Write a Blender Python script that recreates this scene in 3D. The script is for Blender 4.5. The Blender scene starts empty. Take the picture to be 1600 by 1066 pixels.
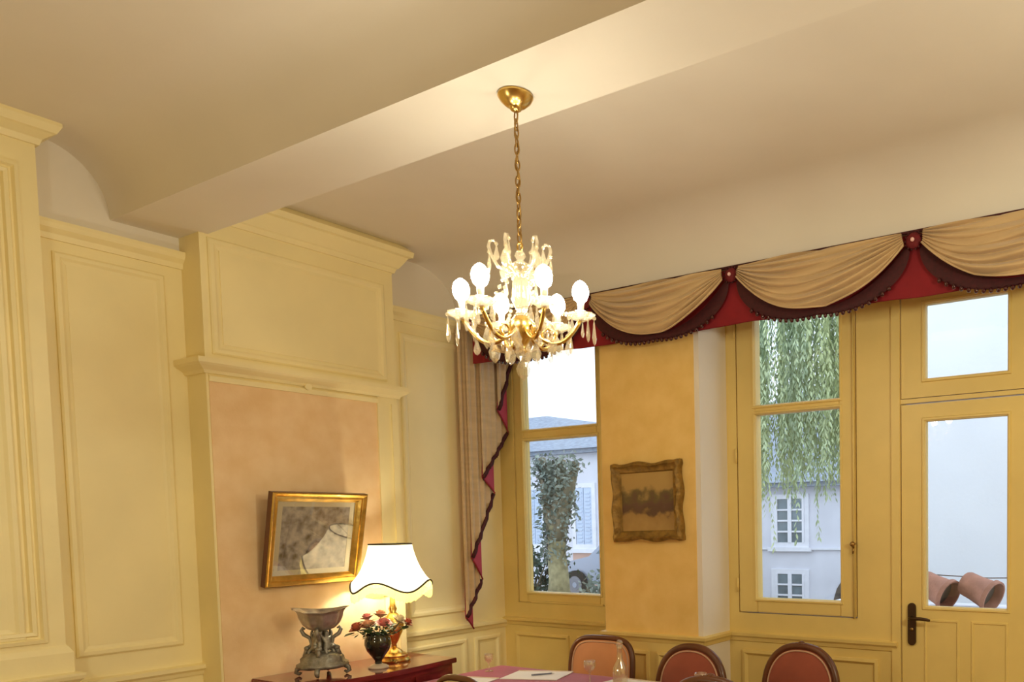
import bpy, bmesh, math, random
from mathutils import Vector, Matrix
random.seed(7)
PI = math.pi
S = bpy.context.scene
COL = S.collection

# ------------------------------------------------------------------ camera
F_PX, CX, CY = 1267.8046607, 1180.0, 885.0
YAW, PITCH, ROLL = 0.5190140096, 0.0571236507, -0.0137741945
CAM_H = 1.6
def _cam_matrix():
    ca, sa = math.cos(YAW), math.sin(YAW); cb, sb = math.cos(PITCH), math.sin(PITCH); cc, sc = math.cos(ROLL), math.sin(ROLL)
    Rx = Matrix(((1,0,0),(0,cb,-sb),(0,sb,cb))); Ry = Matrix(((ca,0,sa),(0,1,0),(-sa,0,ca))); Rz = Matrix(((cc,-sc,0),(sc,cc,0),(0,0,1)))
    R = Rz @ Rx @ Ry
    w = lambda r: Vector((r[0], r[2], -r[1]))
    right, down, fwd = w(R[0]), w(R[1]), w(R[2])
    return Matrix(((right.x, -down.x, -fwd.x, 0), (right.y, -down.y, -fwd.y, 0), (right.z, -down.z, -fwd.z, CAM_H), (0,0,0,1)))
cam_data = bpy.data.cameras.new('camera')
cam = bpy.data.objects.new('camera', cam_data); COL.objects.link(cam)
cam.matrix_world = _cam_matrix()
cam_data.sensor_fit = 'HORIZONTAL'; cam_data.sensor_width = 36.0
cam_data.lens = F_PX / 1600 * 36.0
cam_data.shift_x = (800 - CX) / 1600; cam_data.shift_y = (CY - 533) / 1600
cam_data.clip_start = 0.02; cam_data.clip_end = 300
S.camera = cam

# ------------------------------------------------------------------ colour, world, added fill lights
S.view_settings.view_transform = 'Standard'; S.view_settings.look = 'None'
S.view_settings.gamma = 1.0; S.view_settings.use_curve_mapping = False
S.view_settings.exposure = 0.27
S.cycles.max_bounces = 10; S.cycles.diffuse_bounces = 6; S.cycles.transparent_max_bounces = 16
S.cycles.caustics_reflective = False; S.cycles.caustics_refractive = False
S.cycles.sample_clamp_indirect = 6.0
SKY = 1.8
WARM = (1.0, 0.95, 0.72)
BULB = 82.0          # chandelier candle bulbs
LAMP_BULB = 185.0     # table lamp bulb
FILL_WATTS = 76.0     # watts, base power of the added fill lights out of view
wd = bpy.data.worlds.new('overcast_sky'); S.world = wd; wd.use_nodes = True
nt = wd.node_tree; nt.nodes.clear()
wo = nt.nodes.new('ShaderNodeOutputWorld'); wb = nt.nodes.new('ShaderNodeBackground')
wb.inputs[0].default_value = (0.76, 0.90, 1.06, 1); wb.inputs[1].default_value = SKY
nt.links.new(wb.outputs[0], wo.inputs[0])
def add_fill_light(x, y, z, watts):  # added warm point light, out of view, brightens the room
    d = bpy.data.lights.new('added_fill_light', 'POINT'); d.energy = watts; d.color = WARM; d.shadow_soft_size = 0.12
    o = bpy.data.objects.new('added_fill_light', d); COL.objects.link(o); o.location = (x, y, z)
    return o
add_fill_light(0.75, 2.10, 2.38, FILL_WATTS)
add_fill_light(-1.2, -1.9, 1.9, FILL_WATTS * 0.07)
add_fill_light(-2.75, 0.42, 1.50, FILL_WATTS * 0.25)

# ------------------------------------------------------------------ materials
MATS = {}
def mat(name, col, rough=0.6, metal=0.0, var=0.0, vscale=6.0, bump=0.0, bscale=40.0, trans=0.0, emit=None, estr=0.0, alpha=1.0, ior=1.45, coat=0.0, sheen=0.0, col2=None, stretch=(1,1,1), detail=4.0, subsurf=0.0):
    if name in MATS: return MATS[name]
    m = bpy.data.materials.new(name); m.use_nodes = True
    n = m.node_tree.nodes; l = m.node_tree.links
    b = n['Principled BSDF']
    b.inputs['Base Color'].default_value = (*col, 1); b.inputs['Roughness'].default_value = rough
    b.inputs['Metallic'].default_value = metal; b.inputs['IOR'].default_value = ior
    b.inputs['Transmission Weight'].default_value = trans; b.inputs['Alpha'].default_value = alpha
    b.inputs['Coat Weight'].default_value = coat; b.inputs['Sheen Weight'].default_value = sheen
    if emit: b.inputs['Emission Color'].default_value = (*emit, 1); b.inputs['Emission Strength'].default_value = estr
    if var or bump or col2:
        tc = n.new('ShaderNodeTexCoord'); mp = n.new('ShaderNodeMapping'); mp.inputs['Scale'].default_value = stretch
        l.new(tc.outputs['Object'], mp.inputs['Vector'])
    if var or col2:
        nz = n.new('ShaderNodeTexNoise'); nz.inputs['Scale'].default_value = vscale; nz.inputs['Detail'].default_value = detail
        l.new(mp.outputs[0], nz.inputs['Vector'])
        rp = n.new('ShaderNodeValToRGB'); rp.color_ramp.elements[0].position = 0.32; rp.color_ramp.elements[1].position = 0.68
        c2 = col2 if col2 else tuple(c * (1 - var) for c in col)
        rp.color_ramp.elements[0].color = (*c2, 1); rp.color_ramp.elements[1].color = (*(col if col2 else tuple(min(1, c * (1 + var * .5)) for c in col)), 1)
        l.new(nz.outputs['Fac'], rp.inputs[0]); l.new(rp.outputs[0], b.inputs['Base Color'])
    if bump:
        nb = n.new('ShaderNodeTexNoise'); nb.inputs['Scale'].default_value = bscale; nb.inputs['Detail'].default_value = 3
        l.new(mp.outputs[0], nb.inputs['Vector'])
        bp = n.new('ShaderNodeBump'); bp.inputs['Strength'].default_value = bump; bp.inputs['Distance'].default_value = 0.01
        l.new(nb.outputs['Fac'], bp.inputs['Height']); l.new(bp.outputs[0], b.inputs['Normal'])
    MATS[name] = m
    return m

def translucent_mat(name, col, tfac=0.6, var=0.0):
    if name in MATS: return MATS[name]
    m = bpy.data.materials.new(name); m.use_nodes = True
    n = m.node_tree.nodes; l = m.node_tree.links; n.clear()
    o = n.new('ShaderNodeOutputMaterial'); mx = n.new('ShaderNodeMixShader'); mx.inputs[0].default_value = tfac
    d = n.new('ShaderNodeBsdfDiffuse'); t = n.new('ShaderNodeBsdfTranslucent')
    d.inputs[0].default_value = (*col, 1); t.inputs[0].default_value = (*col, 1)
    l.new(d.outputs[0], mx.inputs[1]); l.new(t.outputs[0], mx.inputs[2]); l.new(mx.outputs[0], o.inputs[0])
    MATS[name] = m
    return m

def two_faced(n, l, fr, ior):      # same reflectance from either side of the sheet
    gm = n.new('ShaderNodeNewGeometry'); mr = n.new('ShaderNodeMapRange')
    mr.inputs['To Min'].default_value = ior; mr.inputs['To Max'].default_value = 1/ior
    l.new(gm.outputs['Backfacing'], mr.inputs['Value']); l.new(mr.outputs[0], fr.inputs[0])
def thin_glass(name, tint=(1,1,1), ior=1.5):
    m = bpy.data.materials.new(name); m.use_nodes = True
    n = m.node_tree.nodes; l = m.node_tree.links; n.clear()
    o = n.new('ShaderNodeOutputMaterial'); mx = n.new('ShaderNodeMixShader')
    t = n.new('ShaderNodeBsdfTransparent'); t.inputs[0].default_value = (*tint, 1)
    g = n.new('ShaderNodeBsdfGlossy'); g.inputs['Roughness'].default_value = 0.01
    fr = n.new('ShaderNodeFresnel'); two_faced(n, l, fr, ior)
    l.new(fr.outputs[0], mx.inputs[0]); l.new(t.outputs[0], mx.inputs[1]); l.new(g.outputs[0], mx.inputs[2]); l.new(mx.outputs[0], o.inputs[0])
    MATS[name] = m
    return m

def crystal_mat():
    # cut glass: mostly clear with mirror-like facets and a little body
    m = bpy.data.materials.new('cut_crystal'); m.use_nodes = True
    n = m.node_tree.nodes; l = m.node_tree.links; n.clear()
    o = n.new('ShaderNodeOutputMaterial'); mx = n.new('ShaderNodeMixShader'); mx2 = n.new('ShaderNodeMixShader')
    t = n.new('ShaderNodeBsdfTransparent'); t.inputs[0].default_value = (1, .97, .9, 1)
    g = n.new('ShaderNodeBsdfGlossy'); g.inputs['Roughness'].default_value = 0.08; g.inputs[0].default_value = (1, .96, .86, 1)
    d = n.new('ShaderNodeBsdfTranslucent'); d.inputs[0].default_value = (1, .93, .78, 1)
    fr = n.new('ShaderNodeFresnel'); two_faced(n, l, fr, 1.65)
    ad = n.new('ShaderNodeMath'); ad.operation = 'ADD'; ad.inputs[1].default_value = 0.14
    l.new(fr.outputs[0], ad.inputs[0]); l.new(ad.outputs[0], mx.inputs[0])
    mx2.inputs[0].default_value = 0.17
    l.new(t.outputs[0], mx2.inputs[1]); l.new(d.outputs[0], mx2.inputs[2])
    l.new(mx2.outputs[0], mx.inputs[1]); l.new(g.outputs[0], mx.inputs[2]); l.new(mx.outputs[0], o.inputs[0])
    return m

PAINT = mat('cream_yellow_paint', (0.91, 0.79, 0.44), 0.45, var=0.05, vscale=3, bump=0.05, bscale=60)
PAINT2 = mat('yellow_joinery_paint', (0.79, 0.60, 0.21), 0.42, var=0.05, vscale=4, bump=0.05, bscale=50)
PLASTER = mat('off_white_plaster', (0.80, 0.74, 0.65), 0.9, var=0.03, vscale=2, bump=0.08, bscale=25)
WALLPAPER = mat('peach_wallpaper', (0.89, 0.65, 0.38), 0.8, col2=(0.82, 0.56, 0.29), vscale=9, bump=0.05, bscale=80)
OCHRE = mat('ochre_wallpaper', (0.88, 0.61, 0.22), 0.8, col2=(0.81, 0.54, 0.17), vscale=8, bump=0.05, bscale=80)
CLEAR = thin_glass('window_glass'); OLDGLASS = thin_glass('old_picture_glass', ior=2.1)
CRYSTAL = crystal_mat()
BRASS = mat('polished_brass', (0.78, 0.52, 0.16), 0.25, 1.0, var=0.15, vscale=15)
OLD_BRASS = mat('aged_brass', (0.42, 0.26, 0.09), 0.4, 1.0, var=0.3, vscale=20)
GILT = mat('gilt_frame', (0.80, 0.53, 0.14), 0.28, 1.0, var=0.25, vscale=18, bump=0.1)
DARK_GILT = mat('dark_old_gilding', (0.30, 0.17, 0.035), 0.5, 0.35, var=0.4, vscale=25, bump=0.5, bscale=50)
BRONZE = mat('dark_bronze', (0.07, 0.035, 0.012), 0.4, 0.6, var=0.3)
TAN = mat('tan_satin_fabric', (0.60, 0.42, 0.22), 0.55, sheen=0.3, var=0.10, vscale=5, stretch=(1,1,6), bump=0.1, bscale=90)
RED = mat('crimson_fabric', (0.24, 0.008, 0.015), 0.8, var=0.12, vscale=8)
MAROON = mat('maroon_trim', (0.055, 0.004, 0.007), 0.7, var=0.3, vscale=60)
LINING = mat('rose_lining', (0.42, 0.05, 0.09), 0.75, var=0.1)
BEADM = mat('maroon_glass_bead', (0.05, 0.005, 0.008), 0.12, coat=0.5)
PEARL = mat('pearl_button', (0.85, 0.55, 0.52), 0.25)
MAHOG = mat('polished_mahogany', (0.20, 0.022, 0.018), 0.12, var=0.4, vscale=5, stretch=(8,1,8), coat=0.6)
WALNUT = mat('dark_walnut', (0.13, 0.040, 0.012), 0.35, var=0.35, vscale=8, stretch=(1,1,.3), coat=0.2)
RUST = mat('rust_upholstery', (0.30, 0.066, 0.032), 0.7, sheen=0.2, var=0.12, vscale=10)
PINKUP = mat('salmon_upholstery', (0.58, 0.24, 0.09), 0.6, sheen=0.2, var=0.1, vscale=8)
CREAMUP = mat('cream_upholstery', (0.70, 0.56, 0.33), 0.7, sheen=0.2, var=0.1, vscale=8)
PIPING = mat('beige_piping', (0.55, 0.34, 0.22), 0.7, var=0.1)
CLOTH = mat('magenta_tablecloth', (0.36, 0.035, 0.11), 0.7, sheen=0.2, var=0.12, vscale=6, bump=0.1)
PAPER = mat('white_paper', (0.86, 0.83, 0.84), 0.6, var=0.02)
STEEL = mat('grey_silver', (0.58, 0.55, 0.52), 0.38, 0.75, var=0.3, vscale=25, bump=.2, bscale=40)
PEWTER = mat('dull_pewter', (0.34, 0.32, 0.27), 0.45, 0.6, var=0.4, vscale=30, bump=0.4, bscale=60)
BULBM = mat('lit_candle_bulb', (1, .9, .7), 0.4, emit=(1.0, 0.92, 0.70), estr=BULB)
LBULBM = mat('lit_lamp_bulb', (1, .9, .7), 0.4, emit=(1.0, 0.90, 0.64), estr=LAMP_BULB)
SHADE = translucent_mat('white_lamp_shade', (0.92, 0.85, 0.70), 0.55)
FRINGE = translucent_mat('yellow_fringe', (0.85, 0.72, 0.24), 0.5)
DKTRIM = mat('dark_green_trim', (0.05, 0.04, 0.015), 0.7, var=0.2)
LEAF = mat('dark_green_leaf', (0.05, 0.09, 0.03), 0.5, var=0.4, vscale=12)
VASEM = mat('black_glazed_vase', (0.02, 0.02, 0.014), 0.08, coat=1.0, var=0.3)
IVORY = mat('ivory_ceramic', (0.75, 0.62, 0.48), 0.3, var=0.1)
WINEGLASS = crystal_mat(); WINEGLASS.name = 'clear_table_glass'
BOTTLE = mat('clear_bottle_glass', (0.9, 0.9, 0.9), 0.05, trans=0.0, alpha=0.35, ior=1.45, var=0.02)
PARQUET = mat('oak_parquet', (0.36, 0.20, 0.09), 0.35, var=0.3, vscale=6, stretch=(1,8,1))
GRAVEL = mat('courtyard_gravel', (0.42, 0.40, 0.36), 0.95, var=0.3, vscale=30)
WHITEWALL = mat('white_render', (0.80, 0.82, 0.86), 0.95, var=0.04, vscale=1.5, bump=0.2, bscale=20)
LIME = mat('pale_limewash', (0.66, 0.66, 0.72), 0.95, var=0.10, vscale=1.2, bump=0.2, bscale=12)
STONE = mat('pale_stone_trim', (0.75, 0.75, 0.80), 0.9, var=0.06)
SLATE = mat('blue_grey_slate', (0.27, 0.31, 0.38), 0.7, var=0.25, vscale=8, stretch=(1,1,4))
SHUTTER = mat('blue_white_shutter', (0.52, 0.60, 0.74), 0.7, var=0.06)
DARKPANE = mat('dark_window_pane', (0.16, 0.21, 0.24), 0.15, var=0.3, vscale=2)
TERRA = mat('terracotta', (0.42, 0.20, 0.14), 0.9, var=0.25, vscale=10, bump=0.3, bscale=40)
TERRA_IN = mat('dark_brown_inside', (0.12, 0.10, 0.08), 0.95, var=0.3)
BARK = mat('grey_bark', (0.20, 0.17, 0.11), 0.95, var=0.4, vscale=12, bump=0.6, bscale=20, stretch=(1,1,.3))
OCHREBARK = mat('ochre_bark', (0.30, 0.26, 0.14), 0.95, var=0.4, vscale=9, bump=0.5, bscale=20)
IVY = mat('grey_green_ivy', (0.25, 0.29, 0.24), 0.6, col2=(0.13, 0.16, 0.13), vscale=6)
WILLOWL = mat('yellow_green_willow', (0.54, 0.60, 0.30), 0.7, col2=(0.36, 0.45, 0.30), vscale=2.2, stretch=(1,1,.15))
SHRUBM = mat('dark_shrub_leaf', (0.05, 0.09, 0.06), 0.6, var=0.4, vscale=3)
CARM = mat('silver_blue_car_paint', (0.34, 0.37, 0.46), 0.3, 0.4, coat=0.6, var=0.03)
RUBBER = mat('black_rubber', (0.02, 0.02, 0.022), 0.8, var=0.1)
ALLOY = mat('alloy_wheel', (0.22, 0.22, 0.25), 0.35, 0.8, var=0.05)
PINKRENDER = mat('rose_render', (0.55, 0.36, 0.30), 0.95, var=0.1, vscale=2)

# ------------------------------------------------------------------ mesh helpers
class MB:
    def __init__(s): s.v = []; s.f = []
    def add(s, vs, fs):
        o = len(s.v); s.v += [tuple(v) for v in vs]; s.f += [tuple(i + o for i in f) for f in fs]; return s
    def box(s, x0, x1, y0, y1, z0, z1):
        return s.add([(x0,y0,z0),(x1,y0,z0),(x1,y1,z0),(x0,y1,z0),(x0,y0,z1),(x1,y0,z1),(x1,y1,z1),(x0,y1,z1)],
                     [(0,3,2,1),(4,5,6,7),(0,1,5,4),(1,2,6,5),(2,3,7,6),(3,0,4,7)])
    def prism(s, poly, vec):           # planar 3D polygon extruded along vec
        n = len(poly); vec = Vector(vec); a = [Vector(p) for p in poly]; b = [p + vec for p in a]
        return s.add(a + b, [tuple(range(n))[::-1], tuple(range(n, 2*n))] + [(i, (i+1) % n, n + (i+1) % n, n + i) for i in range(n)])
    def grid(s, fn, nu, nv, closed_u=False):
        o = [fn(i / nu, j / nv) for j in range(nv + 1) for i in range(nu + (0 if closed_u else 1))]
        w = nu if closed_u else nu + 1
        return s.add(o, [(j*w + i, j*w + (i+1) % w, (j+1)*w + (i+1) % w, (j+1)*w + i) for j in range(nv) for i in range(nu)])
    def lathe(s, prof, seg=24, c=(0,0,0), wave=None):
        vs = []; fs = []; n = len(prof)
        for i in range(seg):
            a = 2*PI*i/seg
            for k, (r, z) in enumerate(prof):
                rr = r * (wave(a, k) if wave else 1)
                vs.append((c[0] + rr*math.cos(a), c[1] + rr*math.sin(a), c[2] + z))
        for i in range(seg):
            j = (i+1) % seg
            for k in range(n-1): fs.append((i*n+k, j*n+k, j*n+k+1, i*n+k+1))
        return s.add(vs, fs)
    def tube(s, pts, r, seg=8, closed=False, flat=1.0):
        pts = [Vector(p) for p in pts]; n = len(pts)
        rs = r if isinstance(r, (list, tuple)) else [r]*n
        vs = []; fs = []; prev = None
        for i, p in enumerate(pts):
            if closed: t = pts[(i+1) % n] - pts[i-1]
            else: t = pts[min(i+1, n-1)] - pts[max(i-1, 0)]
            t.normalize()
            if prev is None:
                u = t.cross(Vector((0,0,1)))
                if u.length < .1: u = t.cross(Vector((1,0,0)))
            else: u = prev - t * prev.dot(t)
            u.normalize(); w = t.cross(u); prev = u
            for k in range(seg):
                a = 2*PI*k/seg
                vs.append(p + (u*math.cos(a)*flat + w*math.sin(a)) * rs[i])
        m = n if closed else n-1
        for i in range(m):
            j = (i+1) % n
            for k in range(seg): fs.append((i*seg+k, i*seg+(k+1) % seg, j*seg+(k+1) % seg, j*seg+k))
        if not closed: fs += [tuple(range(seg))[::-1], tuple((n-1)*seg + k for k in range(seg))]
        return s.add(vs, fs)
    def ball(s, c, r, seg=10, rings=7, sc=(1,1,1)):
        prof = [(r*math.sin(PI*k/rings), -r*math.cos(PI*k/rings)) for k in range(rings+1)]
        m = MB().lathe(prof, seg)
        return s.add([(c[0]+x*sc[0], c[1]+y*sc[1], c[2]+z*sc[2]) for x, y, z in m.v], m.f)
    def build(s, name, material, parent=None, smooth=False, bevel=0.0, angle=None, loc=None, kind=None, label=None):
        me = bpy.data.meshes.new(name); bm = bmesh.new()
        vs = [bm.verts.new(v) for v in s.v]
        for f in s.f:
            try: bm.faces.new([vs[i] for i in f])
            except ValueError: pass
        bmesh.ops.remove_doubles(bm, verts=bm.verts, dist=1e-6)
        bmesh.ops.recalc_face_normals(bm, faces=bm.faces)
        if bevel:
            bmesh.ops.bevel(bm, geom=[e for e in bm.edges if len(e.link_faces) == 2 and e.calc_face_angle(0) > .5], offset=bevel, segments=2, affect='EDGES', clamp_overlap=True)
        for f in bm.faces: f.smooth = smooth
        if smooth and angle:
            for e in bm.edges:
                if len(e.link_faces) == 2 and e.calc_face_angle(0) > angle: e.smooth = False
        bm.to_mesh(me); bm.free(); me.materials.append(material)
        o = bpy.data.objects.new(name, me); COL.objects.link(o)
        if parent: o.parent = parent
        if loc: o.location = loc
        if kind: o['kind'] = kind
        if label: o['label'] = label
        return o

def thing(name, label, cat, loc=(0,0,0), rz=0.0, group=None):
    o = bpy.data.objects.new(name, None); COL.objects.link(o); o.empty_display_size = .05
    o.location = loc; o.rotation_euler = (0, 0, rz); tag(o, label, cat, group); return o
def tag(o, label, cat, group=None):
    o['label'] = label; o['category'] = cat
    if group: o['group'] = group
    return o
def struct(o): o['kind'] = 'structure'; return o
def share(o, name, parent, loc=(0,0,0), rot=(0,0,0), scale=None, label=None):
    c = o.copy(); c.name = name; COL.objects.link(c); c.parent = parent; c.location = loc; c.rotation_euler = rot
    if scale: c.scale = scale
    if label: c['label'] = label
    return c
def dup_tree(o, parent=None):
    c = o.copy(); COL.objects.link(c)
    if parent: c.parent = parent
    for ch in list(o.children): dup_tree(ch, c)
    return c

def ring_mold(mb, fn, a0, a1, b0, b1, prof):
    # mitred frame: prof = [(inset from the outer edge, height above the plane)]
    n = len(prof); vs = []
    for (ca, cb, sa, sb) in ((a0,b0,1,1),(a1,b0,-1,1),(a1,b1,-1,-1),(a0,b1,1,-1)):
        for t, h in prof: vs.append(fn(ca + sa*t, cb + sb*t, h))
    fs = [(i*n+k, ((i+1) % 4)*n+k, ((i+1) % 4)*n+k+1, i*n+k+1) for i in range(4) for k in range(n-1)]
    return mb.add(vs, fs)
def sweep_plan(mb, path, prof, close_ends=True):
    # open plan path [(x,y)]; prof [(offset to the right of travel, z)] closed section
    P = [Vector(p) for p in path]; n = len(prof); vs = []
    for i, p in enumerate(P):
        d0 = (P[i] - P[i-1]).normalized() if i > 0 else None
        d1 = (P[i+1] - P[i]).normalized() if i < len(P)-1 else None
        d0 = d0 or d1; d1 = d1 or d0
        n0 = Vector((d0.y, -d0.x)); n1 = Vector((d1.y, -d1.x)); m = (n0 + n1).normalized(); k = 1 / max(.3, m.dot(n0))
        for h, z in prof: vs.append((p.x + m.x*h*k, p.y + m.y*h*k, z))
    fs = [(i*n+k, i*n+(k+1) % n, (i+1)*n+(k+1) % n, (i+1)*n+k) for i in range(len(P)-1) for k in range(n)]
    fs += [tuple(range(n))[::-1], tuple((len(P)-1)*n + k for k in range(n))]
    return mb.add(vs, fs)
OGEE = [(0,0),(0,.008),(.008,.015),(.024,.015),(.036,.006),(.056,0)]
FLATM = [(0,0),(0,.012),(.018,.016),(.026,.008),(.034,0)]

# ------------------------------------------------------------------ the room shell
XL, YW = -4.62, 4.30
XR, YF = 2.6, -3.0
CZ = 3.335
struct(MB().box(XL-.2, XR+.2, YF-.2, YW+.3, -.12, 0).build('floor', PARQUET))
# ceiling: flats, coves and the lintel over the windows
def cove(y0, z0, y1, z1, n=10, flip=False):
    out = []
    for k in range(n+1):
        a = PI/2*k/n
        if not flip: out.append((y0 + (y1-y0)*math.sin(a), z1 + (z0-z1)*math.cos(a)))   # flat then steep
        else: out.append((y0 + (y1-y0)*(1-math.cos(a)), z0 + (z1-z0)*math.sin(a)))       # steep then flat
    return out
prof1 = [(YF-.2, 3.36)] + cove(1.66, 3.36, 1.925, 3.07, n=14)
prof2 = cove(2.262, 3.07, 2.50, CZ-.02, flip=True) + cove(3.62, CZ-.02, 3.945, 3.06) + [(3.955, 3.0), (YW+.3, 3.0)]
def ceil_strip(mb, prof):
    up = 3.55
    poly = [(XL-.2, y, z) for y, z in prof] + [(XL-.2, prof[-1][0], up), (XL-.2, prof[0][0], up)]
    mb.prism(poly, (XR-XL+.4, 0, 0))
m = MB(); ceil_strip(m, prof1); ceil_strip(m, prof2)
ceiling = struct(m.build('ceiling', PLASTER, smooth=True, angle=.5))
m = MB(); ceil_strip(m, [(1.925, 3.07), (2.262, 3.07)])
m.build('ceiling_beam', PLASTER, ceiling)

# left wall with its panelling
wl = struct(MB().box(XL-.2, XL, YF-.2, YW+.06, 0, 3.5).build('wall_left', PLASTER))
fl = lambda X: (lambda a, b, h: (X + h, a, b))
def left_panelling(y0, y1, panels, cap_z=2.955):
    MB().box(XL, XL+.012, y0, y1, 0, cap_z).build('wood_panelling', PAINT, wl)
    x = XL + .012
    m = MB(); sweep_plan(m, [(x, y0), (x, y1)], [(0, cap_z-.045), (.012, cap_z-.045), (.018, cap_z-.02), (.038, cap_z), (.045, cap_z+.02), (.045, cap_z+.035), (-.012, cap_z+.035)]); m.build('cornice', PAINT, wl)
    m = MB(); sweep_plan(m, [(x, y0), (x, y1)], [(0, .835), (.010, .835), (.018, .855), (.034, .868), (.034, .888), (0, .895)]); m.build('chair_rail', PAINT, wl)
    for (a0, a1, b0, b1) in panels:
        m = MB(); ring_mold(m, fl(x), a0, a1, b0, b1, OGEE); m.build('panel_molding', PAINT, wl)
        MB().box(x-.004, x+.004, a0+.05, a1-.05, b0+.05, b1-.05).build('panel', PAINT, wl)
left_panelling(1.60, 2.22, [(1.685, 2.135, 1.0, 2.86), (1.685, 2.135, .16, .78)])
left_panelling(3.31, YW+.06, [(3.475, 3.975, .985, 2.84), (3.42, 3.93, .16, .79), (4.0, 4.24, .16, .79)])
MB().box(XL, XL+.012, YF, .70, 0, 2.955).build('wood_panelling', PAINT, wl)

# chimney breast
XB = -4.43
by0, by1 = 2.22, 3.31
wc = struct(MB().box(XL-.01, XB, by0, by1, 0, 3.42).build('wall_chimney', PAINT))
MB().box(XB, XB+.004, by0+.012, 3.168, 0, 2.34).build('wallpaper_panel', WALLPAPER, wc)
m = MB(); sweep_plan(m, [(XL, by0), (XB, by0), (XB, by1), (XL, by1)][::-1][::-1], [(0, 2.375), (.012, 2.375), (.02, 2.39), (.05, 2.41), (.06, 2.42), (.06, 2.445), (0, 2.45)])
m.build('mantel_shelf', PAINT, wc)
m = MB(); sweep_plan(m, [(XB, by0+.01), (XB, 3.172)], [(0, 2.335), (.012, 2.335), (.016, 2.36), (0, 2.375)]); m.build('picture_rail', PAINT, wc)
m = MB()
m.prism([(XB+.016, 2.735+.02*math.cos(a), 2.372+.018*math.sin(a)) for a in [2*PI*k/12 for k in range(12)]], (.012,0,0)); m.build('carved_rosette', PAINT, wc)
m = MB(); sweep_plan(m, [(XB, 3.168), (XB, 3.20)], [(0, 0), (.014, 0), (.014, 2.34), (0, 2.34)]); m.build('pilaster_strip', PAINT, wc)
m = MB(); sweep_plan(m, [(XB, 3.268), (XB, 3.31)], [(0, 0), (.010, 0), (.010, 2.34), (0, 2.34)]); m.build('pilaster_strip', PAINT, wc)
m = MB(); ring_mold(m, fl(XB), by0+.035, 3.245, 2.475, 3.055, OGEE); m.build('panel_molding', PAINT, wc)
MB().box(XB-.004, XB+.005, by0+.09, 3.19, 2.53, 3.0).build('panel', PAINT, wc)
m = MB(); sweep_plan(m, [(XL, by0), (XB, by0), (XB, by1), (XL, by1)], [(0, 3.14), (.012, 3.14), (.02, 3.165), (.03, 3.17), (.05, 3.20), (.07, 3.235), (.09, 3.24), (.095, 3.27), (.06, 3.30), (0, 3.34)])
m.build('cornice', PAINT, wc)

# pier at the far left
XP = -4.47
wp = struct(MB().box(XL-.01, XP, .72, 1.60, 0, 3.45).build('wall_pier_left', PAINT))
m = MB(); sweep_plan(m, [(XL, .72), (XP, .72), (XP, 1.60), (XL, 1.60)], [(0, 3.26), (.012, 3.26), (.02, 3.285), (.05, 3.31), (.06, 3.315), (.075, 3.345), (.075, 3.36), (.04, 3.40), (0, 3.42)])
m.build('cornice', PAINT, wp)
m = MB(); ring_mold(m, fl(XP), .79, 1.535, 1.10, 3.16, [(0,0),(.004,.018),(.018,.022),(.026,.006),(.034,.006),(.040,.020),(.054,.016),(.060,0)]); m.build('panel_molding', PAINT, wp)
m = MB(); ring_mold(m, fl(XP), .87, 1.462, 1.12, 2.86, OGEE); m.build('panel_molding', PAINT, wp)
m = MB(); sweep_plan(m, [(XL, .72), (XP, .72), (XP, 1.60), (XL, 1.60)], [(0, .2), (.02, .2), (.02, 1.05), (.008, 1.075), (0, 1.085)]); m.build('plinth_block', PAINT, wp)
m = MB(); sweep_plan(m, [(XL, .72), (XP, .72), (XP, 1.60), (XL, 1.60)], [(0, .915), (.03, .915), (.045, .93), (.05, .945), (.05, .955), (0, .965)]); m.build('chair_rail', PAINT, wp)

# back wall (window side)
PX0, PX1, YP = -3.39, -2.645, 4.0
m = MB()
wbk = MB()
wbk.box(XL-.2, -1.60, YW+.02, YW+.28, 0, 1.0)                  # dado wall
wbk.box(XL-.2, XR+.2, YW+.02, YW+.28, 2.97, 3.5)               # lintel
wbk.prism([(XL-.6, YW+.06, 0), (XL-.02, YW+.06, 0), (XL-.34, YW+.28, 0), (XL-.6, YW+.28, 0)], (0, 0, 3.2))
for a_, b_ in ((-.74, .05), (1.15, 1.40), (2.50, XR+.2)): wbk.box(a_, b_, YW, YW+.28, 1.0, 2.97)     # right of the door
wbk.box(-.74, XR+.2, YW, YW+.28, 0, 1.0)
wall_back = struct(wbk.build('wall_back', PLASTER))
MB().box(PX0, PX1, YP, YW+.28, 0, 3.2).build('pier', PLASTER, wall_back)
MB().box(PX0+.004, PX1-.035, YP-.004, YP, .91, 3.0).build('wallpaper_panel', OCHRE, wall_back)
fb = lambda Y: (lambda a, b, h: (a, Y - h, b))
MB().box(XL+.01, PX0, YW, YW+.02, 0, .99).build('wood_panelling', PAINT2, wall_back)
MB().box(PX1, -1.575, YW, YW+.02, 0, .99).build('wood_panelling', PAINT2, wall_back)
MB().box(PX0, PX1, YP-.006, YP-.0045, 0, .90).build('wood_panelling', PAINT2, wall_back)
rail = [(0, .85), (.008, .855), (.014, .875), (.026, .888), (.028, .905), (0, .912)]
m = MB(); sweep_plan(m, [(XL+.012, YW), (PX0, YW)], rail); m.build('chair_rail', PAINT2, wall_back)
m = MB(); sweep_plan(m, [(PX0, YW), (PX0, YP), (PX1, YP), (PX1, YW)], rail); m.build('chair_rail', PAINT2, wall_back)
m = MB(); sweep_plan(m, [(PX1, YW), (-1.545, YW)], rail); m.build('chair_rail', PAINT2, wall_back)
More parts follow.
